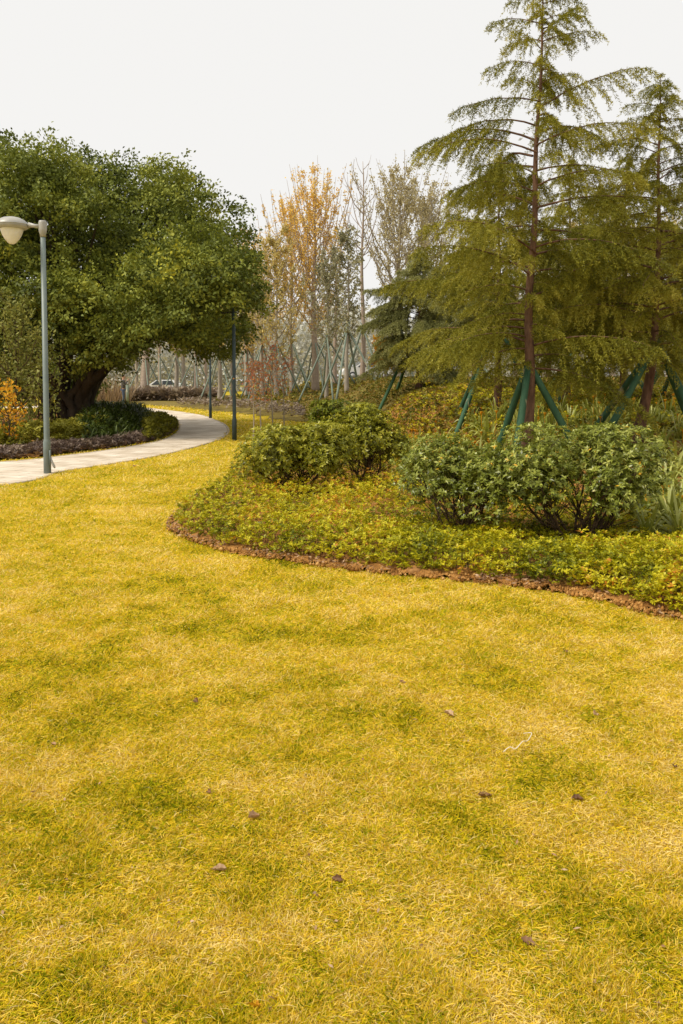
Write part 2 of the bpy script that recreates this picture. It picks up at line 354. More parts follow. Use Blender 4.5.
# soil of the beds: a slightly raised, lumpy sheet
def soil(name, poly, mat, hmax, lum, step=.12, cut=None):
    x0, y0 = poly.min(0); x1, y1 = poly.max(0)
    gx = np.arange(x0, x1, step); gy = np.arange(y0, y1, step); X, Y = np.meshgrid(gx, gy)
    x, y = X.ravel(), Y.ravel(); ins = inpoly(x, y, poly)
    keep = ins.reshape(X.shape); d = edgedist(x, y, poly).reshape(X.shape)
    Z = Hh(X, Y) + .006 + hmax * sstep(d / .35) + lum * vnoise(X * 9, Y * 9, 3) * sstep(d / .12)
    nx = len(gx); ii, jj = np.meshgrid(np.arange(len(gy) - 1), np.arange(nx - 1), indexing='ij')
    ok = keep[:-1, :-1] & keep[1:, :-1] & keep[:-1, 1:] & keep[1:, 1:]
    q = (ii * nx + jj)[ok]
    tag(MB().add(np.stack([X, Y, Z], -1), np.stack([q, q + 1, q + nx + 1, q + nx], 1)).build(name, mat, smooth=True), kind='structure')
soil('bed_soil', bed, M_soil, .05, .05, .09)
soil('bank_soil', lbed, M_soil, .05, .03, .2)

# ------------------------------------------------------------------ lawn grass (uncountable)
def screen_pts(n, y0, y1, spread=.52, marg=.6, power=1.0):
    a, b = y0 ** -power, y1 ** -power
    Yp = (rng.random(n) * (a - b) + b) ** (-1 / power)
    Xp = (rng.random(n) * 2 - 1) * (spread * Yp + marg)
    return Xp, Yp
gx, gy = screen_pts(1300000, 1.7, 58, power=.85)
ib = inpoly(gx, gy, bed); ed = np.full(len(gx), 9.); ed[ib] = edgedist(gx[ib], gy[ib], bed)
ok = (~ib | (ed < .28 * vnoise(gx * 6, gy * 6, 77) * rng.random(len(gx)) ** .5)) & ~inpoly(gx, gy, lbed) & (gy < rise_front(gx) + .2)
ip = inpoly(gx, gy, path_poly); pd = np.full(len(gx), 9.); pd[ip] = edgedist(gx[ip], gy[ip], path_poly); ok &= (~ip) | (pd < .16 * vnoise(gx * 5, gy * 5, 78) * rng.random(len(gx)))
# ragged grass edge creeping over the soil
gx, gy = gx[ok], gy[ok]; n = len(gx)
patch = vnoise(gx * 1.3, gy * 1.3, 1) * .20 + vnoise(gx * 4.3 + 7, gy * 4.3, 2) * .42 + vnoise(gx * 12, gy * 12, 5) * .38 - .22 * np.clip(vnoise(gx * 2.3 + 3, gy * 2.3, 91) - .78, 0, 1) / .22
tuft = vnoise(gx * 9, gy * 9, 8)
s = np.maximum(1, gy / 3.4) * (1 + .5 * np.clip((gy - 20) / 20, 0, 1))
az = rng.random(n) * 2 * PI + 2.2 * vnoise(gx * 4, gy * 4, 6)
el = np.radians(8 + 52 * rng.random(n) ** 1.3 * (.45 + .8 * tuft))
L = (.015 + .024 * rng.random(n)) * (.65 + .75 * tuft) * s ** .45
Wd = .0022 * (.6 + .8 * rng.random(n)) * s ** .95
D = np.stack([np.cos(az) * np.cos(el), np.sin(az) * np.cos(el), np.sin(el)], 1)
S = nrm(np.cross(D, np.stack([rng.normal(size=n) * .5, rng.normal(size=n) * .5, np.ones(n)], 1)))
P = np.stack([gx, gy, Hh(gx, gy) + .001 + .014 * rng.random(n) * (el < .4)], 1)
r = np.clip(.08 + .84 * rng.random(n) ** .9 + .74 * (patch - .5) + .10 * np.clip((gy - 4) / 14, 0, 1) + .2 * (rng.random(n) > .93), 0, 1)  # distant blades drift to tan, standing in for haze over the lawn
bend = P + D * (L * .55)[:, None] + np.array([0, 0, 1.]) * (L * .04)[:, None]
tip = P + D * L[:, None] - np.array([0, 0, 1.]) * (L * .05)[:, None]
tip[:, 2] = np.maximum(tip[:, 2], P[:, 2] + .002)
V = np.stack([P - S * Wd[:, None] / 2, P + S * Wd[:, None] / 2, bend + S * Wd[:, None] * .38, tip, bend - S * Wd[:, None] * .38], 1).reshape(-1, 3)
tag(MB().add(V, np.arange(5 * n).reshape(-1, 5), np.repeat(r, 5)).build('grass', M_grass), 'dry yellow and green turf covering the open lawn', 'grass', kind='stuff')

# longer dry straws lying over the turf
gx, gy = screen_pts(9000, 1.7, 20, power=.9); ok = ~inpoly(gx, gy, bed) & ~inpoly(gx, gy, lbed) & ~inpoly(gx, gy, path_poly); gx, gy = gx[ok], gy[ok]
ok = vnoise(gx * 3, gy * 3, 40) * .6 + .4 * vnoise(gx * 11, gy * 11, 41) > .42 ; gx, gy = gx[ok], gy[ok]; n = len(gx); az = rng.random(n) * 6.28
Ls = (.025 + .04 * rng.random(n)); D = np.stack([np.cos(az), np.sin(az), .08 + .2 * rng.random(n)], 1)
mb = MB().leaves(np.stack([gx, gy, .012 + .01 * rng.random(n)], 1), D, rng.normal(size=(n, 3)) * .3 + [0, 0, 1], Ls, .0019 * np.maximum(1, gy / 4), rng.random(n), droop=.2)
M_straw = foliage('straw', [(0, (.42, .27, .05)), (.5, (.68, .50, .14)), (1, (.82, .66, .30))], nscale=2, namt=.2, trans=.2, spec=.2)
tag(mb.build('dry_straw', M_straw), 'scattered pale dry grass straws lying over the turf', 'straw', kind='stuff')

# ------------------------------------------------------------------ rosette leaves
def rosettes(mb, C, U, k, L, Wd, spreadv=.9, jit=.35, r=None):
    """k leaves spreading around each centre C with axis U"""
    n = len(C); U = nrm(U)
    A = nrm(np.cross(U, np.array([.3, .9, .1]))); B = np.cross(U, A)
    i = np.arange(k); th = (i * 2.4)[None, :] + rng.random((n, 1)) * 6.28 + rng.normal(size=(n, k)) * .3
    up = (1 - spreadv * (.35 + .65 * i / k))[None, :] + rng.normal(size=(n, k)) * jit * .5
    D = (A[:, None] * np.cos(th)[..., None] + B[:, None] * np.sin(th)[..., None]) * np.clip(spreadv, .2, 1) + U[:, None] * up[..., None]
    D = D.reshape(-1, 3); Pn = np.repeat(C, k, 0) - np.repeat(U, k, 0) * (rng.random(n * k) * L * .5)[:, None]
    N = np.repeat(U, k, 0) + rng.normal(size=(n * k, 3)) * .25
    Ls = L * (.65 + .6 * rng.random(n * k)); Ws = Wd * (.7 + .6 * rng.random(n * k))
    if r is None: r = rng.random(n)
    rr = np.clip(np.repeat(r, k) + rng.normal(size=n * k) * .14, 0, 1)
    mb.leaves(Pn, D, N, Ls, Ws, rr, droop=.12)

# yellow-green ground cover of the island
def cover_patch(name, label, poly, n, y0, y1, mat, hmax, edge, L, Wd, k=7, rmean=.55, cond=None, power=1.0, xr=None, fall=.45, bumpy=.4, cat='ground cover'):
    if xr is None: x, y = screen_pts(n, y0, y1, power=power)
    else: x = rng.uniform(xr[0], xr[1], n); y = rng.uniform(y0, y1, n)
    ok = inpoly(x, y, poly) if poly is not None else np.ones(n, bool)
    if cond is not None: ok &= cond(x, y)
    x, y = x[ok], y[ok]
    d = edgedist(x, y, poly) if poly is not None else np.full(len(x), 9.)
    wob = edge + (.26 if edge > .1 else .06) * (.6 * vnoise(x * 3, y * 3, 12) + .4 * vnoise(x * 9, y * 9, 13) - .5)
    ok = d > wob; x, y, d, wob = x[ok], y[ok], d[ok], wob[ok]
    lump = vnoise(x * 2.6, y * 2.6, 9); l2 = vnoise(x * 8, y * 8, 10)
    near = np.ones(len(x))
    if name == 'ground_cover':
        for px_s, Y_s in ((580, 8.3), (466, 8.7), (520, 8.3)):
            near = np.minimum(near, .45 + .55 * sstep((np.hypot(x - xat(px_s, Y_s), y - Y_s) - .75) / .8))
    top = near * hmax * (.45 + .55 * sstep((d - wob) / fall)) * (1 - bumpy + bumpy * (lump * .6 + l2 * .8))
    z = top * (1 - .8 * rng.random(len(x)) ** 1.8) + (.06 * (rng.random(len(x)) > .9) * rng.random(len(x)) if hmax > .25 else 0)
    C = np.stack([x, y, Hh(x, y) + .03 + z], 1)
    g = (0.9 * rng.normal(size=(len(x), 2)) * .5)
    U = np.stack([g[:, 0], g[:, 1], np.ones(len(x))], 1)
    s = np.maximum(1, (y / 9.0)) ** .8
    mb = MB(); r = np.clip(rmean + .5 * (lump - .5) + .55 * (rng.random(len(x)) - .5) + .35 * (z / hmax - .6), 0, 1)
    i0 = s < 1.5
    for sel in (i0, ~i0):
        if sel.any():
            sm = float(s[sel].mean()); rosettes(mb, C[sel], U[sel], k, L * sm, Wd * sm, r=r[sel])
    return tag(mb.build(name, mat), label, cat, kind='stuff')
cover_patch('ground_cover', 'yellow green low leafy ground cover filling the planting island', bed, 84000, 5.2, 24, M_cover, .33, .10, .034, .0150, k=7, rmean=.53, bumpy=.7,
            cond=lambda x, y: ~((x > 2.9) & (y > 9.6) & (y < 13.5)))
# lots of thin bare stems under the front rim of the cover
mb = MB(); fx, fy = screen_pts(30000, 5.2, 12); ok = inpoly(fx, fy, bed); fx, fy = fx[ok], fy[ok]; d = edgedist(fx, fy, bed); ok = (d > .2) & (d < .6); fx, fy = fx[ok][:2600], fy[ok][:2600]; n = len(fx)
P = np.stack([fx, fy, np.full(n, .03)], 1); D = np.stack([rng.normal(size=n) * .5, rng.normal(size=n) * .5 - .2, np.ones(n)], 1)
mb.leaves(P, D, rng.normal(size=(n, 3)), .12 + .12 * rng.random(n), .006)
tag(mb.build('bare_stems', M_twig), 'thin brown stems under the front rim of the ground cover', 'stems', kind='stuff')

# soil crumbs and clods on the rim
fx, fy = screen_pts(90000, 5.0, 12); ok = inpoly(fx, fy, bed); fx, fy = fx[ok], fy[ok]; d = edgedist(fx, fy, bed); ok = (d < .26 + .1 * rng.random(len(d))); fx, fy = fx[ok][:9000], fy[ok][:9000]; n = len(fx)
mb = MB(); sz = .004 + .017 * rng.random(n) ** 4
base = np.array([[1, 0, 0], [0, 1, 0], [-1, 0, 0], [0, -1, 0], [0, 0, 1], [0, 0, -1.]])
V = base[None] * sz[:, None, None] * (.6 + .8 * rng.random((n, 6, 1))) + np.stack([fx, fy, .03 + .04 * sstep(edgedist(fx, fy, bed) / .3)], 1)[:, None]
T = np.array([[0, 1, 4], [1, 2, 4], [2, 3, 4], [3, 0, 4], [1, 0, 5], [2, 1, 5], [3, 2, 5], [0, 3, 5]])
mb.add(V, (np.arange(n)[:, None, None] * 6 + T[None]).reshape(-1, 3), np.repeat(rng.random(n), 6))
tag(mb.build('soil_crumbs', M_crumb), 'loose reddish soil crumbs along the rim of the planting island', 'soil', kind='stuff')

fx, fy = screen_pts(60000, 5.0, 12); ok = inpoly(fx, fy, bed); fx, fy = fx[ok], fy[ok]; d = edgedist(fx, fy, bed); ok = (d < .34 * rng.random(len(d)) + .04) & (vnoise(fx * 4, fy * 4, 50) > .35); fx, fy = fx[ok][:2200], fy[ok][:2200]; n = len(fx)
mb = MB().leaves(np.stack([fx, fy, .05 + .03 * rng.random(n)], 1), rng.normal(size=(n, 3)) * [1, 1, .3], rng.normal(size=(n, 3)) * .5 + [0, 0, 1], .03 + .02 * rng.random(n), .016)
tag(mb.build('leaf_litter', M_dead), 'small brown dead leaves littering the soil rim', 'leaf litter', kind='stuff')

def clod(seed, s, loc, label):
    bm = bmesh.new(); bmesh.ops.create_icosphere(bm, subdivisions=3, radius=1)
    r2 = np.random.default_rng(seed); k = r2.normal(size=(6, 3)) * 1.6; ph = r2.random(6) * 6
    for v in bm.verts:
        d = 1 + .12 * sum(math.sin(v.co.x * k[i][0] + v.co.y * k[i][1] + v.co.z * k[i][2] + ph[i]) for i in range(6)) / 1.5
        v.co = Vector((v.co.x * s * d * 1.15, v.co.y * s * d * .9, v.co.z * s * d * .65))
    me = bpy.data.meshes.new('clod'); bm.to_mesh(me); bm.free(); me.materials.append(M_clod)
    o = bpy.data.objects.new('soil_clod', me); COL.objects.link(o); o.location = loc; o.rotation_euler = (0, 0, seed)
    tag(o, label, 'clod', 'clods on the soil rim')
for i, (px, py, s, lb) in enumerate([(413, 577, .045, 'largest pale clod at the rim of the ground cover, left of the grey green shrubs'),
        (340, 566, .03, 'small pale clod on the soil rim below the middle of the ground cover'),
        (272, 557, .026, 'small reddish clod on the left part of the soil rim'),
        (196, 541, .03, 'brown clod near the left tip of the planting island'),
        (432, 578, .024, 'small clod just right of the largest pale clod'),
        (640, 606, .04, 'reddish clod on the soil rim at the far right, below the yellow green leaves'),
        (590, 598, .032, 'reddish clod on the soil rim below the broad grey green shrub'),
        (478, 583, .028, 'small clod on the soil rim below the gap between the two grey green shrubs')]):
    x, y = at(px, py); clod(i + 3, s, (x, y, .03 + s * .3), lb)

# ------------------------------------------------------------------ shrubs
def shrub(name, label, cat, loc, rx, ry, h, mat, nros, L, Wd, k=8, group=None, seed=1, zbot=.35, nst=16, r0=.5, stemmat=None, gap=.5):
    r2 = np.random.default_rng(seed)
    root = thing(name, loc, label, cat, group)
    # lobes give an uneven outline
    nl = 13; la = r2.random(nl) * 2 * PI; lr = np.sqrt(r2.random(nl)) * .72
    lc = np.stack([np.cos(la) * lr * rx, np.sin(la) * lr * ry, h * (.56 + .20 * (1 - lr) + .11 * r2.normal(size=nl))], 1)
    ls = (.24 + .25 * r2.random(nl))
    m = int(nros * 1.0); li = r2.integers(0, nl, m)
    d = nrm(r2.normal(size=(m, 3)) + np.array([0, 0, .35]))
    rad = (1 - gap * r2.random(m) ** 1.6)
    C = lc[li] + d * np.stack([rx * ls[li] * 1.15, ry * ls[li] * 1.15, h * ls[li] * .80], 1) * rad[:, None]
    zb = h * zbot * (.55 + .9 * r2.random(m))
    ok = C[:, 2] > zb
    C = C[ok]; d = d[ok]
    C[:, 2] = np.where(C[:, 2] > h, h + (C[:, 2] - h) * .35, C[:, 2])
    U = d * np.array([1, 1, .6]) + np.array([0, 0, .75]) + r2.normal(size=C.shape) * .25
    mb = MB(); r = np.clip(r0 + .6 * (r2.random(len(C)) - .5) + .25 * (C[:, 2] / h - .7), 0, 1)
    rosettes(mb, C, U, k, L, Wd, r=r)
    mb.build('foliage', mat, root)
    sb = MB()
    for i in range(nst):
        a = i * 2.4 + r2.random(); tr = lc[i % nl] * (.9 + .2 * r2.random())
        b = np.array([math.cos(a) * rx * .14, math.sin(a) * ry * .14, -.05])
        t = np.linspace(0, 1, 7)[:, None]; mid = (b + tr) / 2 + np.array([math.cos(a) * rx * .12, math.sin(a) * ry * .12, -.06 * h])
        P = b * (1 - t) ** 2 + 2 * mid * t * (1 - t) + tr * t ** 2 + r2.normal(size=(7, 3)) * .012
        sb.tube(P, np.linspace(.011, .004, 7) * (h + .3), 5)
        for q in range(7):
            s0 = P[r2.integers(2, 6)]; e = s0 + nrm(r2.normal(size=3) * np.array([1, 1, .5]) + [0, 0, .9]) * h * (.22 + .2 * r2.random())
            sb.tube(np.stack([s0, (s0 + e) / 2 + r2.normal(size=3) * .02, e]), [.005, .004, .0025], 4)
    sb.build('stems', stemmat or M_twig, root)
    return root
gs = 'large shrubs on the planting island'
def gxy(px, Y, dz=0): x = xat(px, Y); return ground(x, Y, dz)
shrub('shrub', 'broadest grey green shrub with dark stems showing below, right one of a touching pair', 'shrub', gxy(580, 8.3), .86, .75, 1.14, M_shrub, 3300, .047, .0175, group=gs, seed=4, zbot=.30, nst=24)
shrub('shrub', 'smaller grey green shrub touching the broad one on its left side', 'shrub', gxy(463, 8.7), .66, .62, 1.04, M_shrub, 2300, .047, .0175, group=gs, seed=5, zbot=.28, nst=18)
shrub('shrub', 'broad lime green shrub at the left end of the planting island', 'shrub', gxy(298, 11.3), .84, .74, .98, M_shrub2, 2900, .054, .02, group=gs, seed=6, zbot=.3)
shrub('shrub', 'upright lime green shrub with bare stems, right neighbour of the left-end shrub', 'shrub', gxy(362, 12.2), .68, .6, 1.22, M_shrub2, 2500, .054, .02, group=gs, seed=7, zbot=.42)
shrub('shrub', 'small dark green rounded shrub behind the two lime green shrubs', 'shrub', gxy(333, 17.0), .56, .5, 1.15, M_shrub3, 700, .08, .03, group=gs, seed=8, zbot=.1)
shrub('shrub', 'low yellow green shrub between the upright lime shrub and the soft pale conifer', 'shrub', gxy(392, 16.5), .6, .5, .5, M_shrub2, 600, .08, .028, group=gs, seed=9, zbot=.1)

shrub('background_shrub', 'dark green tall shrub behind the trunks of the big tree, left of them', 'shrub', ground(xat(38, 34), 34), 2.6, 1.4, 2.4, M_shrub3, 1500, .16, .06, group='dark shrubs behind the big tree', seed=12, zbot=.02)
shrub('background_shrub', 'dark green tall shrub at the left edge behind the orange leaved shrub', 'shrub', ground(xat(-30, 30), 30), 2.4, 1.4, 2.3, M_shrub3, 1400, .16, .06, group='dark shrubs behind the big tree', seed=13, zbot=.02)

# ------------------------------------------------------------------ strap-leaf plants
def strap_mesh(mb, c, n, L, Wd, r2, up=1.0, r0=.5):
    m = 6; t = np.linspace(0, 1, m)
    for i in range(n):
        a = r2.random() * 2 * PI; l = L * (.6 + .6 * r2.random()); e = (.55 + .75 * r2.random()) * up
        r_ = l * np.sin(np.clip(t * 1.0, 0, 1)) * (.35 + .5 * (1.5 - e) * t); z = l * (e * t - (.55 + .35 * r2.random()) * t ** 2.4 * .9)
        dx, dy = math.cos(a), math.sin(a); P = np.stack([c[0] + dx * r_, c[1] + dy * r_, c[2] + z], 1)
        wv = Wd * np.array([.6, 1, 1, .85, .55, .06]) * (.8 + .4 * r2.random()); tw = r2.normal() * .4
        S = np.array([-dy * math.cos(tw), dx * math.cos(tw), math.sin(tw)])
        V = np.stack([P - S * wv[:, None] / 2, P + S * wv[:, None] / 2], 1).reshape(-1, 3)
        q = np.arange(m - 1) * 2
        mb.add(V, np.stack([q, q + 1, q + 3, q + 2], 1), np.clip(r0 + .5 * (r2.random() - .5) + .2 * t.repeat(2), 0, 1))
r2 = np.random.default_rng(21)
protos = []
spots = [(px, 14.2 + 2.4 * r2.random()) for px in range(398, 690, 9)] + [(px, 13.2 + .8 * r2.random()) for px in range(405, 560, 13)]
spots = [(680, 9.0), (648, 9.9), (630, 10.6), (668, 10.4)] + spots
for px, Y in [(672, 8.6), (640, 9.3), (690, 9.6), (664, 10.2), (628, 10.3), (700, 10.8), (652, 11.0), (612, 11.3), (676, 11.6), (636, 11.9), (590, 12.1), (604, 12.9), (660, 12.8), (690, 12.6),
              (626, 13.3), (574, 11.4), (560, 12.6), (545, 11.2), (500, 11.3), (486, 11.9), (470, 11.4), (455, 11.9), (440, 11.3), (548, 13.0), (512, 12.9), (478, 13.1), (426, 12.3), (448, 13.0),
              (650, 8.1), (684, 8.0), (708, 8.9), (585, 13.6), (645, 14.0), (680, 13.9), (530, 13.6), (495, 13.9)]:
    spots.append((px, Y))
words = ['at the right edge of the picture', 'right of the broad grey green shrub', 'beside the leaning cedar trunk', 'behind the broad grey green shrub', 'under the tall cedar', 'behind the smaller grey green shrub']
for i, (px, Y) in enumerate(spots):
    wd = 'right of the broad shrub' if px > 625 and Y < 11 else 'around the leaning cedar foot' if px > 580 else 'around the tallest cedar foot'
    lb = 'light green arching strap leaf plant in the drift ' + wd
    gp = 'strap leaf plants ' + wd
    if i < 4:
        root = thing('strap_leaf_plant', gxy(px, Y), lb, 'plant', gp)
        mb = MB(); strap_mesh(mb, (0, 0, 0), 60, .66, .036, r2, 1.15, .5); mb.build('leaves', M_lily, root); protos.append(root)
        if i % 2 == 0:
            for q in range(3):
                fb = MB(); c_ = np.array([r2.normal() * .14, r2.normal() * .14, .42 + .12 * r2.random()]); fb.tube([(c_[0] * .6, c_[1] * .6, .05), c_ - [0, 0, .1], c_], [.004, .004, .003], 4)
                fb.lathe([(0, 0), (.006, .01), (.022, .045), (.03, .05), (.012, .03), (0, .02)], c_, 7); fb.build('flower', M_org, root)
    else:
        c = dup(protos[i % 4], gxy(px, Y), i * 1.7, .85 + .35 * r2.random(), lb); c['group'] = gp

# ------------------------------------------------------------------ left bank plantings
cover_patch('purple_ground_cover', 'low dusty purple ground cover edging the path below the big tree', lbed, 30000, 13.5, 27, M_purple, .22, .02, .05, .02, k=6,
            cond=lambda x, y: (edgedist(x, y, lbed) < 1.0 - .3 * sstep((x + 6) / 3)), xr=(-12, -3.5), fall=.2, cat='ground cover')
cover_patch('low_hedge', 'low yellow green hedge band behind the purple ground cover on the left', lbed, 24000, 14, 26, M_hedge, .60, .95, .06, .026, k=6,
            cond=lambda x, y: (edgedist(x, y, lbed) < 2.4) & (x < -.172 * y - 2.4), xr=(-14, -5), fall=.3, cat='hedge')
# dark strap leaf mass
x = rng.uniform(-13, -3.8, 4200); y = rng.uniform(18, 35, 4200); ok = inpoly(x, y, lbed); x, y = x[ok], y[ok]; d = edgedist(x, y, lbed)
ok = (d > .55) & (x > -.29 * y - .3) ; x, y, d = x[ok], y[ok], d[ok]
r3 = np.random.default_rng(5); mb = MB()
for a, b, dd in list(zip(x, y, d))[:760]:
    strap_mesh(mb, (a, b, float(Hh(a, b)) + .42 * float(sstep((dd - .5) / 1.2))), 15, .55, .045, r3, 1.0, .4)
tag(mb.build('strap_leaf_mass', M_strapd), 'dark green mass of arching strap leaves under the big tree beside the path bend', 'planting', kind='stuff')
cover_patch('bend_ground_cover', 'olive green low leaves rounding the tip of the bed at the path bend', lbed, 16000, 20, 31, M_hedge, .40, .03, .06, .025, k=6, rmean=.45, bumpy=.2,
            cond=lambda x, y: (edgedist(x, y, lbed) < 1.1) & (x > -.232 * y), xr=(-9, -3.8), fall=.5)

# ------------------------------------------------------------------ the rise: ground covers
x, y = screen_pts(100000, 13, 62, spread=.6, power=1.1)
ok = ((y > rise_front(x) + .3) | (inpoly(x, y, bed) & (Hh(x, y) > .12) & (y > 14.5))) & (x > -9)
x, y = x[ok], y[ok]; n = len(x); s = y / 22
purp = (y < rise_front(x) + 3.8 + .9 * vnoise(x, y, 4)) & (x < -1.5 - .0 * y)
h = np.where(purp, .42, .22) * (1 - .5 * rng.random(n) ** 2) * (.6 + .6 * vnoise(x * 1.1, y * 1.1, 14))
C = np.stack([x, y, Hh(x, y) + h], 1)
U = rng.normal(size=(n, 3)) * .45 + np.array([0, 0, 1.])
for sel, nm, lb, mt in ((~purp, 'slope_ground_cover', 'mottled olive and rusty orange ground cover over the rise under the conifers', M_slope),
                        (purp, 'russet_ground_cover', 'russet purple low planting along the foot of the rise behind the lawn', M_purple2)):
    mb = MB(); ss = s[sel]
    for lo, hi in ((0, .8), (.8, 1.2), (1.2, 1.8), (1.8, 9)):
        k_ = (ss >= lo) & (ss < hi)
        if k_.any(): sm = float(ss[k_].mean()); rosettes(mb, C[sel][k_], U[sel][k_], 4, .085 * sm ** .8, .042 * sm ** .8)
    tag(mb.build(nm, mt), lb, 'ground cover', kind='stuff')
# far russet strip left of the lawn
cover_patch('far_russet_cover', 'thin russet planting strip far behind the lawn, right of the standing person', None, 9000, 54, 57, M_purple2, .55, -1, .12, .06, k=4, xr=(-14.5, -8.2), cond=lambda x, y: y > rise_front(x) - 1)

# ------------------------------------------------------------------ banyan
def banyan():
    bx, by = xat(72, 27.5), 27.5
    root = thing('banyan_tree', (bx, by, 0), 'huge rounded dark green broadleaf tree with several leaning trunks beside the path', 'tree')
    r2 = np.random.default_rng(31)
    tb = MB()
    def limb(pts, r0, r1, sides=12):
        P = spline(pts, 6); n = len(P); t = np.linspace(0, 1, n)
        R_ = (r0 * (1 - t) + r1 * t) * (1 + .35 * np.exp(-t * 9)) * (1 + .06 * np.sin(t * 23 + r0 * 40))
        tb.tube(P + r2.normal(size=P.shape) * .018, R_, sides)
    limb([(.1, -.2, -.1), (.2, -.2, .7), (.55, -.3, 1.35), (1.4, -.5, 2.1), (2.7, -.8, 3.2), (3.8, -1, 4.6)], .25, .09)
    limb([(.35, -.25, -.1), (.42, -.2, .6), (.5, -.1, 1.3), (.8, .2, 2.3), (1.2, .5, 4.2), (1.4, .6, 6.4)], .20, .09)
    limb([(-.2, 0, -.1), (-.3, 0, .7), (-.25, .1, 1.6), (-.1, .2, 3.2), (0, .3, 5.2), (.2, .2, 7)], .22, .10)
    limb([(-.6, -.2, -.1), (-.7, -.2, .8), (-1.0, -.3, 1.5), (-1.9, -.5, 2.4), (-3.3, -.7, 3.9)], .20, .09)
    limb([(-.9, .3, -.1), (-1.0, .3, 1.2), (-1.6, .6, 2.4), (-2.6, 1.2, 4.2)], .2, .08)
    limb([(-.1, -.3, .9), (.25, -.35, 1.35), (.6, -.4, 1.9), (.8, -.9, 3.2), (.9, -2, 4.6)], .15, .07, 8)
    limb([(.5, -.3, 1.2), (.15, -.2, 1.7), (-.5, -.2, 2.3), (-1.2, -1, 3.8)], .13, .06, 8)
    limb([(.2, .4, -.1), (.5, .6, 1.4), (1.6, 1.6, 3.0), (2.7, 2.6, 4.8)], .2, .08)
    limb([(-.4, .5, -.1), (-.5, .8, 1.5), (-1.2, 2.2, 3.4), (-1.6, 3, 5.2)], .2, .08)
    limb([(.25, -.35, -.1), (.15, -.4, .6), (-.15, -.45, 1.2), (-.75, -.6, 2.0), (-1.5, -1.2, 3.2)], .17, .07, 9)
    limb([(.75, -.4, 1.5), (.8, -.5, 2.0), (1.0, -.7, 2.8), (1.6, -1.4, 4.0)], .12, .06, 8)
    limb([(.05, -.2, .9), (.35, -.3, 1.5), (.45, -.3, 2.1), (.35, -.5, 3.2)], .12, .06, 8)
    for i in range(16):       # hanging aerial roots and flare
        a = r2.random() * 6.28; q = r2.random() * .55; c = np.array([math.cos(a) * q, math.sin(a) * q * .6, 0])
        tb.tube(np.stack([c + [math.cos(a) * .25, math.sin(a) * .25, -.1], c + [0, 0, .5], c + [r2.normal() * .12, 0, 1.6]]), [.07, .05, .03], 6)
    # crown: big lobes carrying leafy sprays
    def env(v):   # unit direction -> crown surface
        up = v[:, 2] > 0
        rx = np.where(v[:, 0] > 0, 6.15, 6.6); ry = 5.3; rz = np.where(up, 4.15, 3.0)
        return v * np.stack([rx, np.full(len(v), ry), rz], 1)
    c0 = np.array([.1, 0, 4.5])
    nl = 150; v = nrm(r2.normal(size=(nl, 3))); v[:, 2] = np.where(v[:, 2] < -.75, -v[:, 2], v[:, 2]); v = nrm(v)
    lobes = c0 + env(v) * (.70 + .27 * r2.random(nl))[:, None]; lr = .5 + .9 * r2.random(nl)
    vi = nrm(r2.normal(size=(60, 3))); lobes = np.concatenate([lobes, c0 + env(vi) * (.35 + .35 * r2.random(60))[:, None]]); lr = np.concatenate([lr, 1.2 * np.ones(60)])
    lobes[:, 2] = np.maximum(lobes[:, 2], 2.35)
    ex = np.array([(1.0, -3.6, 2.3), (2.0, -4.0, 2.45), (3.0, -4.4, 2.7), (-.6, -3.4, 2.15), (1.6, -2.4, 2.5), (-1.4, -3.2, 2.2), (-2.4, -3.0, 2.2), (-3.4, -2.6, 2.0), (-4.4, -2.0, 1.8), (-2.9, -1.4, 2.1), (0.2, -3.6, 2.7), (-4.6, -3.4, 2.4), (4.3, -5.2, 3.3), (5.0, -5.4, 4.2), (5.3, -5.4, 3.5), (5.6, -5.2, 4.5), (4.0, -5.6, 4.4), (4.9, -5.2, 5.2), (3.4, -5.4, 3.3), (5.6, -4.6, 3.7), (4.6, -4.8, 2.95), (5.75, -5.0, 4.0)])
    lobes = np.concatenate([lobes, ex]); lr = np.concatenate([lr, np.full(len(ex), .85)])
    mb = MB()
    ns = 30; L = len(lobes)
    d = nrm(r2.normal(size=(L * ns, 3)) + np.array([0, 0, .25])); lc = np.repeat(lobes, ns, 0); lR = np.repeat(lr, ns)
    S0 = lc + d * lR[:, None] * (.72 + .30 * r2.random(L * ns))[:, None] * np.array([1, 1, .56])
    out = nrm(S0 - (c0 - np.array([0, 0, 2])));
    axis = nrm(out * .8 + d * .5 + np.array([0, 0, .15]) + r2.normal(size=S0.shape) * .3)
    axis[:, 2] -= .25 * (S0[:, 2] < 3.4); axis = nrm(axis)
    hr = np.repeat(r2.random(L), ns) * .35
    kk = 36; m = len(S0)
    t = r2.random((m, kk)); ln = (.16 + .30 * r2.random(m) + .35 * (r2.random(m) > .93))[:, None]
    off = r2.normal(size=(m, kk, 3)) * np.array([1, 1, .55]) * (.09 + .10 * (1 - t))[..., None]
    Pl = S0[:, None] + axis[:, None] * (t * ln)[..., None] + off
    Dl = nrm(axis[:, None] * .8 + r2.normal(size=(m, kk, 3)) * .8 + np.array([0, 0, .1]))
    Nl = r2.normal(size=(m * kk, 3)) * .38 + np.repeat(nrm(d * .8 + np.array([0, 0, .55])), kk, 0)
    rr = np.clip(.20 + hr[:, None] + .38 * (r2.random((m, kk)) - .3) + .22 * (r2.random((m, 1)) - .4) + .22 * t * (r2.random((m, 1)) > .85), 0, 1)
    mb.leaves(Pl.reshape(-1, 3), Dl.reshape(-1, 3), Nl, .09 + .05 * r2.random(m * kk), .068, rr.ravel(), droop=.1)
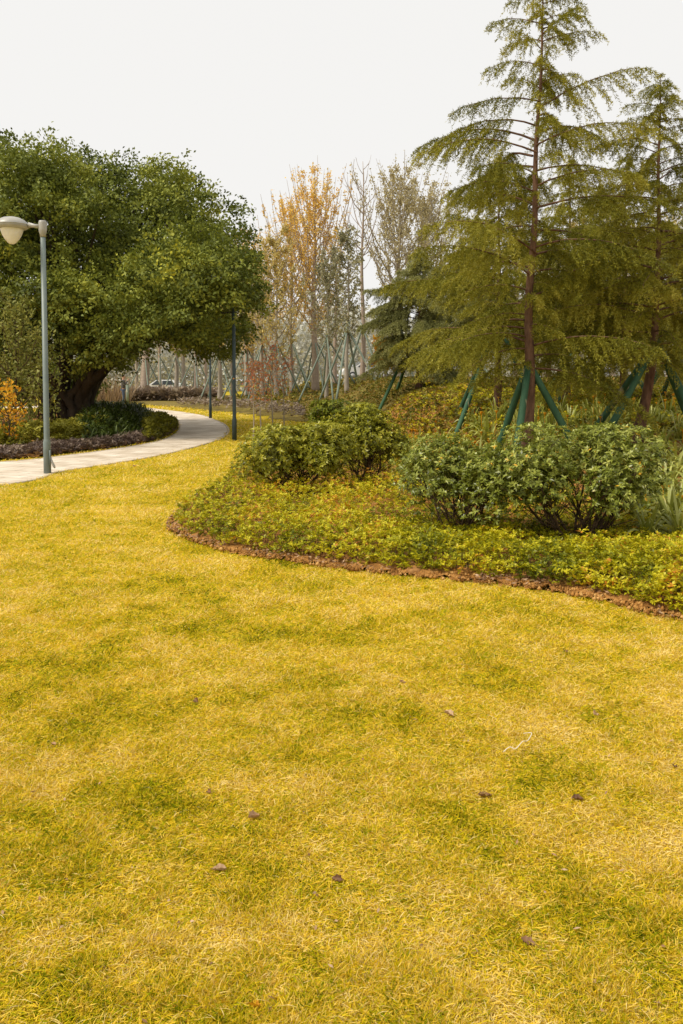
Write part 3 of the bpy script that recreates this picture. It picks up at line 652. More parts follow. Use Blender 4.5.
    # limbs reaching the lobes
    for i in range(0, nl, 2):
        e = lobes[i]; s0 = np.array([e[0] * .22, e[1] * .22, 1.9 + .25 * e[2]])
        tb.tube(spline([s0, (s0 + e) / 2 + [0, 0, .2], e], 4), np.linspace(.07, .025, 9), 5)
    tb.build('trunk', M_banbark, root, smooth=True)
    mb.build('crown', M_ban, root)
banyan()

# ------------------------------------------------------------------ cedars
def cedar(name, label, loc, H, Lmax, seed, mat, z0=1.3, slope=.42, dens=1.0, tr=.115, lean=None, ndl=.046, nw=.0095, nbm=12, group='conifers standing on the planting island and the rise', sides=9, bark=None, front=0, twstep=.06):
    r2 = np.random.default_rng(seed); root = thing(name, loc, label, 'conifer', group)
    lean = lean or [(0, 0), (0, 0), (0, 0)]
    zz = np.linspace(-.15, H, 22); t = zz / H
    lx = np.interp(t, [0, .35, 1], [p[0] for p in lean]); ly = np.interp(t, [0, .35, 1], [p[1] for p in lean])
    tp = np.stack([lx + .015 * np.sin(zz * 3 + seed), ly + .015 * np.cos(zz * 2.3), zz], 1)
    tb = MB(); tb.tube(tp, tr * (1 - .96 * np.clip(t, 0, 1) ** .62) * (1 + .25 * np.exp(-np.clip(zz, 0, 9) * 6)), sides)
    nb = int((H - z0) * nbm); P0s, Ds, ls, tone = [], [], [], []
    for i in range(nb):
        f = (i + r2.random()) / nb; z = z0 + (H * .985 - z0) * f
        Lb = min(Lmax, .10 + (H - z) * slope) * (.42 + .70 * r2.random())
        if r2.random() < .12: Lb *= 1.25
        a = i * 2.399 + r2.normal() * .35
        if front and math.sin(a) < -.62 and f < .8: Lb *= front
        rise = .18 + .42 * f + .12 * r2.normal(); drp = .34 + .24 * r2.random() - .08 * f
        n = 9; s = np.linspace(0, 1, n); b0 = np.array([np.interp(z, zz, tp[:, 0]), np.interp(z, zz, tp[:, 1]), z])
        wig = np.cumsum(r2.normal(size=n)) * .02 * Lb
        dx, dy = math.cos(a), math.sin(a)
        P = b0 + np.stack([dx * Lb * s - dy * wig, dy * Lb * s + dx * wig, Lb * (rise * s - drp * s ** 2)], 1)
        tb.tube(P, (.013 * (Lb / 1.8) ** .8 + .003) * (1 - .85 * s), 4, cap=False)
        nt_ = max(4, int(Lb / twstep))
        for side in (-1, 1):
            sv = .20 + .80 * (np.arange(nt_) + r2.random(nt_)) / nt_
            Q = np.stack([np.interp(sv, s, P[:, j]) for j in range(3)], 1)
            ang = a + side * (1.05 - .55 * sv + r2.normal(size=nt_) * .2)
            Ds.append(np.stack([np.cos(ang), np.sin(ang), .0 + r2.normal(size=nt_) * .14], 1)); P0s.append(Q)
            ls.append((.10 + .26 * Lb * (1.08 - sv) ** .8 * (.6 + .7 * r2.random(nt_))) * (.75 + .4 * r2.random())); tone.append(np.full(nt_, r2.random() * .35))
        P0s.append(np.array([P[-1]])); Ds.append(nrm(np.array([P[-1] - P[-2]]))); ls.append(np.array([.14])); tone.append(np.array([.5]))
    nl_ = 46; zl = H * (1 - .16 * r2.random(nl_)); al = r2.random(nl_) * 6.28
    P0s.append(np.stack([np.interp(zl, zz, tp[:, 0]), np.interp(zl, zz, tp[:, 1]), zl], 1)); Ds.append(np.stack([np.cos(al) * .8, np.sin(al) * .8, .9 + 0 * al], 1)); ls.append(.08 + .6 * (H - zl) * .35); tone.append(np.full(nl_, .3))
    P0s.append(np.array([[tp[-1, 0], tp[-1, 1], H - .04]])); Ds.append(np.array([[.15, 0, 1.]])); ls.append(np.array([.16])); tone.append(np.array([.3]))
    P0, D, l, tone = np.concatenate(P0s), nrm(np.concatenate(Ds)), np.concatenate(ls), np.concatenate(tone)
    m = len(P0); kk = 78 * dens
    dens_k = np.clip((l / .32) * kk, 16, 120).astype(int); idx = np.repeat(np.arange(m), dens_k)
    t = r2.random(len(idx)); li = l[idx]
    Pn = P0[idx] + D[idx] * (t * li)[:, None]; Pn[:, 2] -= (.75 + .6 * (idx % 5 / 5)) * li * t ** 1.4
    Dn = nrm(D[idx] * .55 + r2.normal(size=Pn.shape) * .75 + np.array([0, 0, -.35]))
    Nn = r2.normal(size=Pn.shape)
    rr = np.clip(.16 + tone[idx] + .45 * r2.random(len(idx)) + .12 * t, 0, 1)
    mb = MB(); mb.leaves(Pn, Dn, Nn, ndl * (.7 + .6 * r2.random(len(idx))), nw, rr)
    tb.build('trunk', bark or M_cedbark, root, smooth=True); mb.build('needles', mat, root)
    return root

cA = cedar('cedar_tree', 'tallest cedar with layered drooping branches and a straight brown trunk, propped by green poles', gxy(528, 12.0), 7.25, 1.85, 41, M_ced, z0=1.6, slope=.72, nbm=15, front=.32, lean=[(0, 0), (.0, 0), (.16, 0)])
cB = cedar('cedar_tree', 'slightly shorter cedar with a leaning trunk foot at the right edge', gxy(636, 12.9), 5.75, 2.1, 42, M_ced, z0=1.45, slope=.72, nbm=21, front=.5, tr=.11, lean=[(0, 0), (.28, 0), (.26, 0)])
cC = cedar('cedar_tree', 'dark trunked cedar close behind the tallest cedar, left of its trunk', gxy(497, 17.0), 5.2, 1.9, 43, M_ced, z0=1.3, slope=.7, nbm=15, tr=.10, ndl=.05, nw=.011)
cD = cedar('cedar_tree', 'soft pale green cedar low on the rise behind the lime green shrubs', gxy(418, 26), 4.3, 1.75, 44, M_cedsoft, z0=.8, slope=.9, nbm=26, tr=.12, ndl=.07, nw=.016)
cE = cedar('cedar_tree', 'cedar on the rise between the tallest and the leaning cedar', gxy(598, 21.5), 5.3, 2.4, 45, M_cedfar, z0=1.5, slope=.7, nbm=15, tr=.12, ndl=.06, nw=.014)
lab = iter(['cedar far up the rise seen through the left branches of the tallest cedar', 'cedar far up the rise behind the trunk of the tallest cedar',
            'cedar on the rise beyond the leaning cedar at the right edge', 'cedar on the rise just right of the trunk of the tallest cedar', 'small far cedar right of the soft pale one'])
dup(cE, gxy(462, 30), 1.0, .95, next(lab)); dup(cE, gxy(548, 33), 2.2, 1.0, next(lab)); dup(cE, gxy(694, 19), 3.9, 1.0, next(lab)); dup(cC, gxy(566, 18.5), 2.8, 1.05, next(lab)); dup(cE, gxy(440, 36), 4.4, .8, next(lab))
dup(cC, gxy(622, 17.0), 5.1, 1.0, 'dark trunked cedar directly left of the leaning cedar, a little further back'); dup(cE, gxy(474, 23), 2.9, .9, 'cedar on the rise left of the dark trunked cedar behind the tallest one')

# ------------------------------------------------------------------ support poles
def support(label, loc, rad, zt, n=3, a0=.5, rr=.055, mat=M_stake, group='green wooden tree supports', sunk=.1, lenx=1.08, cx=0.0):
    root = thing('tree_support', loc, label, 'tree support', group)
    for i in range(n):
        a = a0 + i * 2 * PI / n
        b = np.array([math.cos(a) * rad, math.sin(a) * rad, 0]); g = float(Hh(loc[0] + b[0], loc[1] + b[1])) - loc[2]
        b[2] = g - sunk; e = np.array([cx + math.cos(a) * .10, math.sin(a) * .10, zt]); e = b + (e - b) * lenx
        mb = MB(); t = np.linspace(0, 1, 6)[:, None]; mb.tube(b * (1 - t) + e * t, np.linspace(rr * 1.12, rr * .85, 6), 10); mb.build('pole', mat, root, smooth=True)
    return root
support('weathered green poles propping the tallest cedar, thick pole in front of its trunk', gxy(528, 12.0), .95, 1.55, 3, -2.05, .054)
support('long green poles propping the leaning cedar at the right edge', gxy(647, 12.9), 1.35, 1.65, 4, -2.6, .054, cx=.12)
support('dark green poles propping the cedar behind the tallest one', gxy(497, 17.0), 1.3, 1.75, 4, .6, .05)
support('green poles with one blue green foot under the soft pale cedar', gxy(418, 26), 1.7, 1.9, 4, .4, .05)
support('green poles meeting high on the cedar between the two front cedars', gxy(598, 21.5), 1.6, 2.0, 3, -.9, .055)
support('green poles under the cedar beyond the leaning one', gxy(694, 19), 1.5, 2.0, 4, .2, .05)
support('green poles just right of the tallest trunk, further back', gxy(566, 18.5), 1.3, 1.9, 3, 2.2, .05)
support('thin green poles far behind the left branches of the tallest cedar', gxy(462, 30), 1.5, 2.0, 4, .7, .05, mat=M_stakefar)
def farsup(px, Y, label, z=2.7, r=1.45, n=4, a0=.4, rr=.042): support(label, gxy(px, Y), r, z, n, a0, rr, mat=M_stakefar, group='green supports under the far trees', lenx=1.14)

# ------------------------------------------------------------------ slender background trees
def slender(name, label, loc, H, R_, seed, leafmat, barkmat, nb=34, nleaf=18, z0=.28, inc=1.0, ll=.10, lw=.06, tr=.14, sub=5, bare=False, group=None, top=1.0, leaftop=0.0, cat='tree', lean=0, curl=.25, tone=None, brr=.35, subk=.45):
    r2 = np.random.default_rng(seed); root = thing(name, loc, label, cat, group)
    zz = np.linspace(-.2, H, 18); t = np.clip(zz / H, 0, 1)
    tp = np.stack([lean * t + .05 * np.sin(zz * .9 + seed), .05 * np.cos(zz * .7 + seed), zz], 1)
    tb = MB(); tb.tube(tp, tr * (1 - .92 * t) * (1 + .3 * np.exp(-np.clip(zz, 0, 99) * 3)), 8)
    LP, LD = [], []
    for i in range(nb):
        f = (i + r2.random()) / nb; z = H * (z0 + (.97 - z0) * f)
        prof = math.sin(min(1, (f + .12) / .50) * PI / 2) * (1 - f * .80) * top + .05
        Lb = R_ * prof * (.7 + .6 * r2.random()) * 1.35; a = i * 2.399 + r2.normal() * .4
        b0 = np.array([np.interp(z, zz, tp[:, 0]), np.interp(z, zz, tp[:, 1]), z]); s = np.linspace(0, 1, 7)
        P = b0 + np.stack([math.cos(a) * Lb * (s - curl * s ** 2), math.sin(a) * Lb * (s - curl * s ** 2), Lb * inc * (.6 * s + .5 * s ** 2)], 1) + np.cumsum(r2.normal(size=(7, 3)), 0) * .02 * Lb
        br = (.03 * (Lb / 2) + .008) * brr / .35 * .8; tb.tube(P, br * (1 - .8 * s), 4, cap=False)
        segs = [P]
        for q in range(sub):
            k = r2.integers(1, 6); s0 = P[k]; dd = nrm(nrm(P[k + 1] - P[k]) * .8 + r2.normal(size=3) * .5 + np.array([0, 0, .35 * inc])); lq = Lb * subk * (.5 + .6 * r2.random()) * (1.2 - k / 8)
            Q = np.stack([s0, s0 + dd * lq * .5, s0 + dd * lq + np.array([0, 0, .12 * lq])]); tb.tube(Q, [br * .5, br * .35, br * .15], 3, cap=False); segs.append(Q)
        if not bare and f >= leaftop:
            for Sg in segs:
                k = int(nleaf * (1 if Sg is P else .8)); u = r2.random(k) * (len(Sg) - 1); j = np.minimum(u.astype(int), len(Sg) - 2); fr = (u - j)[:, None]
                LP.append(Sg[j] * (1 - fr) + Sg[j + 1] * fr + r2.normal(size=(k, 3)) * .07); LD.append(r2.normal(size=(k, 3)) + np.array([0, 0, .2]))
    tb.build('trunk', barkmat, root, smooth=True)
    if LP:
        Pn = np.concatenate(LP); Dn = np.concatenate(LD); hz = Pn[:, 2] / H
        rr = np.clip(.5 + .8 * (r2.random(len(Pn)) - .5) + (0 if tone is None else tone * (hz - .5)), 0, 1)
        mb = MB(); mb.leaves(Pn, Dn, r2.normal(size=Pn.shape), ll * (.7 + .6 * r2.random(len(Pn))), lw, rr); mb.build('crown', leafmat, root)
    return root
gT = 'tall slender trees on the rise behind the lawn'
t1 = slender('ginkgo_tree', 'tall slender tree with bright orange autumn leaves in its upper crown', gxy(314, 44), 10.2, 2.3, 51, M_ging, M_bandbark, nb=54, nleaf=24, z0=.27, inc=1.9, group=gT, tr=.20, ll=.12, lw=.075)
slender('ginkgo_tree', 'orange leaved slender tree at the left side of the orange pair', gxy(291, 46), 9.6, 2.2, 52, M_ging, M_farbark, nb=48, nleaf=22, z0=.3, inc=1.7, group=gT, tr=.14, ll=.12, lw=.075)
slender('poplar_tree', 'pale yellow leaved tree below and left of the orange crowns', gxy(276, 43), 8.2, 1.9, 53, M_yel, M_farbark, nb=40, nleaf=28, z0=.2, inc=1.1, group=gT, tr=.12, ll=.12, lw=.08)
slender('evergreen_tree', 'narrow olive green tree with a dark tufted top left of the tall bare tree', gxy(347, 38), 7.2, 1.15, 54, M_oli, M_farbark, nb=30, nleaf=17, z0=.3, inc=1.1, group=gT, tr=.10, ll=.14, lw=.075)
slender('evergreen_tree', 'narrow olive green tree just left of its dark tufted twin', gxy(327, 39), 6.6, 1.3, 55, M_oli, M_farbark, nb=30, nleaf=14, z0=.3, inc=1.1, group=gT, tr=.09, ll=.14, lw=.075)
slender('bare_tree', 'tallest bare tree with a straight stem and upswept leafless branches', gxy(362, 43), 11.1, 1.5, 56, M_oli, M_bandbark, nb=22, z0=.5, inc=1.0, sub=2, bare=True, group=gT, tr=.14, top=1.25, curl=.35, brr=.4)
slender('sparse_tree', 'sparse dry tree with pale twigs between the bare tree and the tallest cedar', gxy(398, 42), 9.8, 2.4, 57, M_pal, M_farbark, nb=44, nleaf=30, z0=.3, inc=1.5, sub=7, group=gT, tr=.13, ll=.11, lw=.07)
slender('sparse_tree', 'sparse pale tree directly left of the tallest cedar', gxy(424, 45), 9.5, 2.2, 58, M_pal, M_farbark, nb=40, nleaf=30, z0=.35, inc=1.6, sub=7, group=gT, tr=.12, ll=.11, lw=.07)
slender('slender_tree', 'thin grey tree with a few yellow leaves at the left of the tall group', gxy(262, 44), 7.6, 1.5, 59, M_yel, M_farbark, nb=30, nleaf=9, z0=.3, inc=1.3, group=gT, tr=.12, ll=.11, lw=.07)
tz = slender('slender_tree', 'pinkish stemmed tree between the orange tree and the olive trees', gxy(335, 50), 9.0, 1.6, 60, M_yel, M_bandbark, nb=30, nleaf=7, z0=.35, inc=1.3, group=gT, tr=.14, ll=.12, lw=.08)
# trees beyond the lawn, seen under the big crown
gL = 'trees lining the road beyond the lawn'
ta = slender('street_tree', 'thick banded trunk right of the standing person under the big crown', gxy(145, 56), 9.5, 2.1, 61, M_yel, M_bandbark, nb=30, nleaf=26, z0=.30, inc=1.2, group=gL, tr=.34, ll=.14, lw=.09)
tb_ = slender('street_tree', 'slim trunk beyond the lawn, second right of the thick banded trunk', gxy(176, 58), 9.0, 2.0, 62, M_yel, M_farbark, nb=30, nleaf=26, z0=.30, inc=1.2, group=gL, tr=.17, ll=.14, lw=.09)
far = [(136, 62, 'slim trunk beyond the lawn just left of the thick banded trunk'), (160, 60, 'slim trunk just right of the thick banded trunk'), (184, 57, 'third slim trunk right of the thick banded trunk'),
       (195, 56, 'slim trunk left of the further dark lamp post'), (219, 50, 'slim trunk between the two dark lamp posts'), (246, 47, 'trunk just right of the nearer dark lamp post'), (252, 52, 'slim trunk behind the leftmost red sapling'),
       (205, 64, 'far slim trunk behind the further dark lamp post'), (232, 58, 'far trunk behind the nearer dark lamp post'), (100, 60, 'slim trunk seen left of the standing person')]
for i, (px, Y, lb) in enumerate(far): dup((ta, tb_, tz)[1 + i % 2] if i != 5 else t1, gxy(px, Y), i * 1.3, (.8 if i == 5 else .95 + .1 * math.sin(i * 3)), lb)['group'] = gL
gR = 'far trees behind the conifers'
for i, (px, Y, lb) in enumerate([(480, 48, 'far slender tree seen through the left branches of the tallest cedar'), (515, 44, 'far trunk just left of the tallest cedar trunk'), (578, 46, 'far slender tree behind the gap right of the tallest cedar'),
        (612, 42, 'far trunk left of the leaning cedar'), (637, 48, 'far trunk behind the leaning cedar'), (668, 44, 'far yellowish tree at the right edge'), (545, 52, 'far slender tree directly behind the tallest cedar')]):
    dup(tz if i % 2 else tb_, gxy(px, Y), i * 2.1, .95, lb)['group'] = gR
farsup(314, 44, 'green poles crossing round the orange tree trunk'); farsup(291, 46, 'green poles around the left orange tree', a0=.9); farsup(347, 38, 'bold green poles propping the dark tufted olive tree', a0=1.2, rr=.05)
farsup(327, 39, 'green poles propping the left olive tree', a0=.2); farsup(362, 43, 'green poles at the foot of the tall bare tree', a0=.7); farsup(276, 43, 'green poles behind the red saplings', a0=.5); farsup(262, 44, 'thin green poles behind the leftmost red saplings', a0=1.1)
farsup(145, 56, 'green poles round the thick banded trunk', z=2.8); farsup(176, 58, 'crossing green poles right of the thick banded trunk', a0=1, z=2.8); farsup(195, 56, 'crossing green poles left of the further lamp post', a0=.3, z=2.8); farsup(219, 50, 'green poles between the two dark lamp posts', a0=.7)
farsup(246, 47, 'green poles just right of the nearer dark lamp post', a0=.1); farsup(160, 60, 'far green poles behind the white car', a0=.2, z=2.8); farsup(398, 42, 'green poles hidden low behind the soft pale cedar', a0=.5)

# red saplings on the lawn
gS = 'thin red leaved saplings on the lawn'
for i, (px, py, Hs, lb) in enumerate([(251.5, 442, 2.0, 'leftmost thin sapling with a few red leaves, nearest the dark lamp post'), (259, 441, 2.1, 'forked sapling with red and orange leaves, second from the lamp post'),
        (272.5, 434, 2.7, 'tallest red leaved sapling, third from the lamp post'), (285, 431, 2.3, 'red leaved sapling furthest right, beside the lime green shrub')]):
    x, y = at(px, py)
    slender('sapling', lb, ground(x, y), Hs, .55, 70 + i, M_red, M_farbark, nb=15, nleaf=4, z0=.45, inc=.9, ll=.075, lw=.045, tr=.022, sub=4, group=gS, cat='sapling', top=1.0)

# loose shrubs on the left bank
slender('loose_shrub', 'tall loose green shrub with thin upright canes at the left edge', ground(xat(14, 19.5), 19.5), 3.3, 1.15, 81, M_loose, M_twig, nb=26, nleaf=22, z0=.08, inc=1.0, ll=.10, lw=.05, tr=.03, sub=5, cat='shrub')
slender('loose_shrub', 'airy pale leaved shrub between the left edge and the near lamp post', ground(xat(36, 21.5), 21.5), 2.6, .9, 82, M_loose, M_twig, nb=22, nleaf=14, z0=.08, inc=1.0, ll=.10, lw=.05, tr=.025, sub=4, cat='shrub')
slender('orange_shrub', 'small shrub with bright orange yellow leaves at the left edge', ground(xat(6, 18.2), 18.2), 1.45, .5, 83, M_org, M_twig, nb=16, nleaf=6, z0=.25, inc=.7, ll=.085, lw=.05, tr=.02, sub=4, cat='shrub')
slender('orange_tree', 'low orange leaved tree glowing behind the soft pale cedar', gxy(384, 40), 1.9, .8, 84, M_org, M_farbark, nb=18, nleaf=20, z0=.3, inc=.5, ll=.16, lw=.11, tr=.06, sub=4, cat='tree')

# dry reeds behind the person
mb = MB(); n = 700; x = rng.uniform(-15.5, -12.9, n); y = rng.uniform(50.5, 52, n); P = np.stack([x, y, np.zeros(n)], 1)
mb.leaves(P, np.stack([rng.normal(size=n) * .22 + .1, rng.normal(size=n) * .2, np.ones(n)], 1), rng.normal(size=(n, 3)), .7 + 1.6 * rng.random(n) ** 1.5, .035)
tag(mb.build('dry_reeds', M_reed), 'dry brown reeds standing behind the big tree, left of the person', 'reeds', kind='stuff')

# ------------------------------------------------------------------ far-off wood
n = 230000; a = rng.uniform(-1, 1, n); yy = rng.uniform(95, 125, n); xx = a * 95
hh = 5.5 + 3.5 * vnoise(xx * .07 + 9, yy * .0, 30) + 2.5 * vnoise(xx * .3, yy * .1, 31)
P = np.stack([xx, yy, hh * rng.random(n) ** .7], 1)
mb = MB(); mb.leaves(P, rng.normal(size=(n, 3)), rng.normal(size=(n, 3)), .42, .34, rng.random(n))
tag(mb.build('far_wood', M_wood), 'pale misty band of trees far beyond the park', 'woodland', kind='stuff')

# ------------------------------------------------------------------ street lamps
def lamp(loc, label, rz=0, dark=False, near=True):
    root = thing('street_lamp', loc, label, 'street lamp', 'park street lamps', rz)
    pm = M_poled if dark else M_pole
    mb = MB(); mb.lathe([(.0, -.1), (.062, -.1), (.062, .55), (.052, .58), (.048, .6), (.041, 4.02), (0, 4.02)], n=20); mb.build('pole', pm, root, smooth=True)
    mb = MB(); mb.lathe([(.0, 4.0), (.047, 4.0), (.052, 4.06), (.062, 4.08), (.066, 4.12), (.066, 4.24), (.058, 4.27), (0, 4.275)], n=20); mb.build('collar', M_cap, root, smooth=True)
    mb = MB(); mb.tube([(-.05, 0, 4.175), (-.13, 0, 4.185), (-.24, 0, 4.20)], [.036, .030, .045], 12); mb.build('arm', M_cap, root, smooth=True)
    head = bpy.data.objects.new('lamp_head', None)
    c = (-.52, 0, 0)
    mb = MB(); mb.lathe([(.0, 4.335), (.06, 4.333), (.14, 4.315), (.21, 4.28), (.262, 4.225), (.275, 4.19), (.27, 4.165), (.24, 4.14), (.185, 4.135), (0, 4.135)], c, 36)
    hd = mb.build('lamp_head', M_cap, root, smooth=True)
    mb = MB(); mb.lathe([(.272, 4.212), (.281, 4.208), (.281, 4.196), (.272, 4.192)], c, 36); mb.build('rim', M_cap, hd, smooth=True)
    mb = MB(); mb.lathe([(.186, 4.133), (.18, 4.10), (.155, 4.03), (.115, 3.96), (.065, 3.90), (.03, 3.882), (0, 3.878)], c, 32); mb.build('bowl', M_bowl, hd, smooth=True)
    bpy.data.objects.remove(head)
    if near:
        mb = MB(); mb.box((.062, -.03, .28), (.012, .06, .26)); mb.build('access_door', pm, root)
        mb = MB(); mb.tube([(.066, -.03, .30), (.09, -.035, .22), (.13, -.04, .13), (.145, -.04, .10)], [.014, .018, .022, .008], 6); mb.build('door_flap', M_cap, root)
    return root
lx, ly = at(47, 474)
lamp(ground(lx, ly), 'near street lamp with a domed head on a grey green pole beside the path')
x, y = at(234, 440.5); lamp(ground(x, y), 'nearer of two dark lamp posts rising into the big crown at the path bend', dark=True, near=False, rz=.2)
x, y = at(210, 418.5); lamp(ground(x, y), 'further of two dark lamp posts behind the path bend', dark=True, near=False, rz=.3)

# ------------------------------------------------------------------ person
def skin_mesh(name, verts, edges, radii, mat, parent, sub=2):
    me = bpy.data.meshes.new(name); me.from_pydata(verts, edges, []); o = bpy.data.objects.new(name, me); COL.objects.link(o)
    m = o.modifiers.new('s', 'SKIN'); me.skin_vertices[0].data.foreach_set('radius', [r for rr in radii for r in (rr if hasattr(rr, '__len__') else (rr, rr))])
    me.skin_vertices[0].data[0].use_root = True
    m2 = o.modifiers.new('d', 'SUBSURF'); m2.levels = sub; m2.render_levels = sub
    dg = bpy.context.evaluated_depsgraph_get(); ev = bpy.data.meshes.new_from_object(o.evaluated_get(dg)); ev.name = name
    o.modifiers.clear(); o.data = ev; ev.materials.clear(); ev.materials.append(mat)
    for p in ev.polygons: p.use_smooth = True
    o.parent = parent; return o
px_, py_ = at(123, 406)
per = thing('person', ground(px_, py_), 'person in a dark jacket and blue jeans standing side-on holding a phone up', 'person', rz=math.radians(-75))
# facing local +Y
B = [(0, 0, .96), (0, 0, 1.12), (0, .01, 1.32), (0, .0, 1.44), (0, .01, 1.50), (0, .025, 1.60), (0, .03, 1.68)]
Rb = [(.13, .10), (.12, .095), (.15, .105), (.09, .07), (.05, .05), (.078, .09), (.05, .06)]
V = list(B); Rr = list(Rb); E = [(i, i + 1) for i in range(6)]
def chain(st, pts, rad):
    p = st
    for q, r_ in zip(pts, rad): V.append(q); Rr.append(r_); E.append((p, len(V) - 1)); p = len(V) - 1
    return p
for sx in (-1, 1):
    chain(0, [(sx * .09, 0, .88), (sx * .095, .01, .70), (sx * .10, .02, .48), (sx * .10, -.01, .28), (sx * .10, -.02, .08), (sx * .105, .05, .035), (sx * .11, .13, .025)], [.085, .078, .056, .052, .038, .038, .028])
    hnd = chain(3, [(sx * .17, 0, 1.41), (sx * .22, .06, 1.15), (sx * .14, .20, 1.34), (sx * .10, .25, 1.44), (sx * .09, .28, 1.48)], [.055, .042, .034, .024, .026])
    for f in range(4):
        chain(hnd, [(sx * (.07 + f * .012), .315, 1.495 + f * .006), (sx * (.05 + f * .012), .335, 1.52 + f * .004)], [.009, .007])
    chain(hnd, [(sx * .06, .275, 1.50), (sx * .045, .28, 1.53)], [.010, .008])
body = skin_mesh('body', V, E, Rr, M_skin, per)
jv = [(0, 0, .84), (0, 0, 1.08), (0, .01, 1.32), (0, 0, 1.43), (0, .005, 1.475)]; je = [(i, i + 1) for i in range(4)]; jr = [(.175, .14), (.158, .13), (.172, .128), (.11, .09), (.062, .062)]
for sx in (-1, 1):
    k = len(jv); jv += [(sx * .17, 0, 1.41), (sx * .22, .06, 1.15), (sx * .14, .20, 1.34), (sx * .115, .235, 1.41)]; je += [(3, k), (k, k + 1), (k + 1, k + 2), (k + 2, k + 3)]; jr += [.07, .057, .047, .042]
skin_mesh('jacket', jv, je, jr, M_jack, per)
tv = [(0, 0, 1.03)]; te = []; trr = [(.145, .115)]
for sx in (-1, 1):
    k = len(tv); tv += [(sx * .09, 0, .88), (sx * .095, .01, .70), (sx * .10, .02, .48), (sx * .10, -.01, .28), (sx * .10, -.02, .09)]; te += [(0, k)] + [(k + i, k + i + 1) for i in range(4)]; trr += [.098, .090, .068, .064, .058]
skin_mesh('jeans', tv, te, trr, M_jean, per)
for sx in (-1, 1):
    skin_mesh('shoe', [(sx * .10, -.05, .05), (sx * .105, .05, .045), (sx * .11, .15, .035)], [(0, 1), (1, 2)], [.052, .048, .034], M_shoe, per)
skin_mesh('hair', [(0, -.035, 1.60), (0, -.01, 1.70), (0, .045, 1.735)], [(0, 1), (1, 2)], [(.082, .078), (.09, .09), (.07, .055)], M_hair, per)
# facial features
mb = MB()
for sx in (-1, 1): mb.lathe([(0, -.008), (.008, 0), (0, .008)], (sx * .03, .115, 1.625), 8)
mb.build('eyes', M_hair, per)
mb = MB(); mb.tube([(0, .11, 1.63), (0, .132, 1.60), (0, .115, 1.592)], [.008, .013, .008], 6); mb.build('nose', M_skin, per)
mb = MB(); mb.tube([(-.025, .11, 1.565), (0, .118, 1.565), (.025, .11, 1.565)], [.004, .006, .004], 6); mb.build('mouth', M_dead, per)
ph = MB().box((0, .325, 1.53), (.075, .009, .15)).build('phone', M_phone)
cz, sz = math.cos(per.rotation_euler.z), math.sin(per.rotation_euler.z)
ph.location = per.location; ph.rotation_euler = per.rotation_euler
tag(ph, 'small dark phone held up by the standing person', 'phone')
bo = thing('post', ground(xat(127, 50.5), 50.5), 'slim grey green post just right of the standing person', 'post')
MB().lathe([(0, -.1), (.09, -.1), (.09, 1.15), (0, 1.15)], n=14).build('shaft', M_stakefar, bo, smooth=True); MB().lathe([(.0, 1.15), (.11, 1.15), (.11, 1.2), (.05, 1.26), (0, 1.27)], n=14).build('cap', M_cap, bo, smooth=True)

# ------------------------------------------------------------------ cars
def car(loc, label, rz):
    root = thing('parked_car', loc, label, 'car', 'white cars beyond the park', rz)
    prof = [(-2.15, .35), (-2.2, .62), (-2.05, .88), (-1.15, .98), (-.55, 1.42), (.75, 1.46), (1.45, 1.08), (2.1, .98), (2.2, .6), (2.15, .35)]
    bm = bmesh.new(); vs = []
    for y, ins in ((-.85, 0), (.85, 0)): vs.append([bm.verts.new((x, y * (1 - .14 * max(0, z - .95) / .5), z)) for x, z in prof])
    bm.faces.new(vs[0]); bm.faces.new(vs[1][::-1])
    for i in range(len(prof)): j = (i + 1) % len(prof); bm.faces.new((vs[0][j], vs[0][i], vs[1][i], vs[1][j]))
    bmesh.ops.bevel(bm, geom=bm.edges[:], offset=.05, segments=2, affect='EDGES', profile=.6)
    me = bpy.data.meshes.new('body'); bm.to_mesh(me); bm.free(); me.materials.append(M_white); b = bpy.data.objects.new('body', me); COL.objects.link(b); b.parent = root
    for s in (-1, 1):
        mb = MB(); y0, y1 = s * .845, s * .765
        for q in ([(-.95, 1.02), (-.1, 1.02), (-.1, 1.38), (-.5, 1.38)], [(0, 1.02), (1.2, 1.04), (.72, 1.38), (0, 1.38)]):
            mb.add([(x, s * (.86 - .10 * (z - 1.0) / .4) , z) for x, z in q], [[0, 1, 2, 3]])
        mb.build('side_window', M_glass, b)
    MB().add([(-1.13, -.7, 1.01), (-1.13, .7, 1.01), (-.60, .64, 1.41), (-.60, -.64, 1.41)] + [], [[0, 1, 2, 3]]).build('windscreen', M_glass, b, loc=(-.02, 0, .015))
    for x in (-1.35, 1.35):
        for s in (-1, 1):
            t = np.array([(x, s * .70, .32), (x, s * .88, .32)]); wh = MB().tube(t, .32, 20).build('wheel', M_tyre, root, smooth=False)
            MB().tube(np.array([(x, s * .872, .32), (x, s * .89, .32)]), .19, 16).build('rim', M_rim, wh)
    return root
c1 = car(ground(xat(163, 74), 74), 'white car beyond the trees, seen under the big crown right of the thick banded trunk', .1)
dup(c1, gxy(366, 70, .1), .2, None, 'white car glimpsed behind the foot of the tall bare tree')
dup(c1, gxy(628, 47, .05), -.1, None, 'white car up the rise, seen between the cedars at the right')

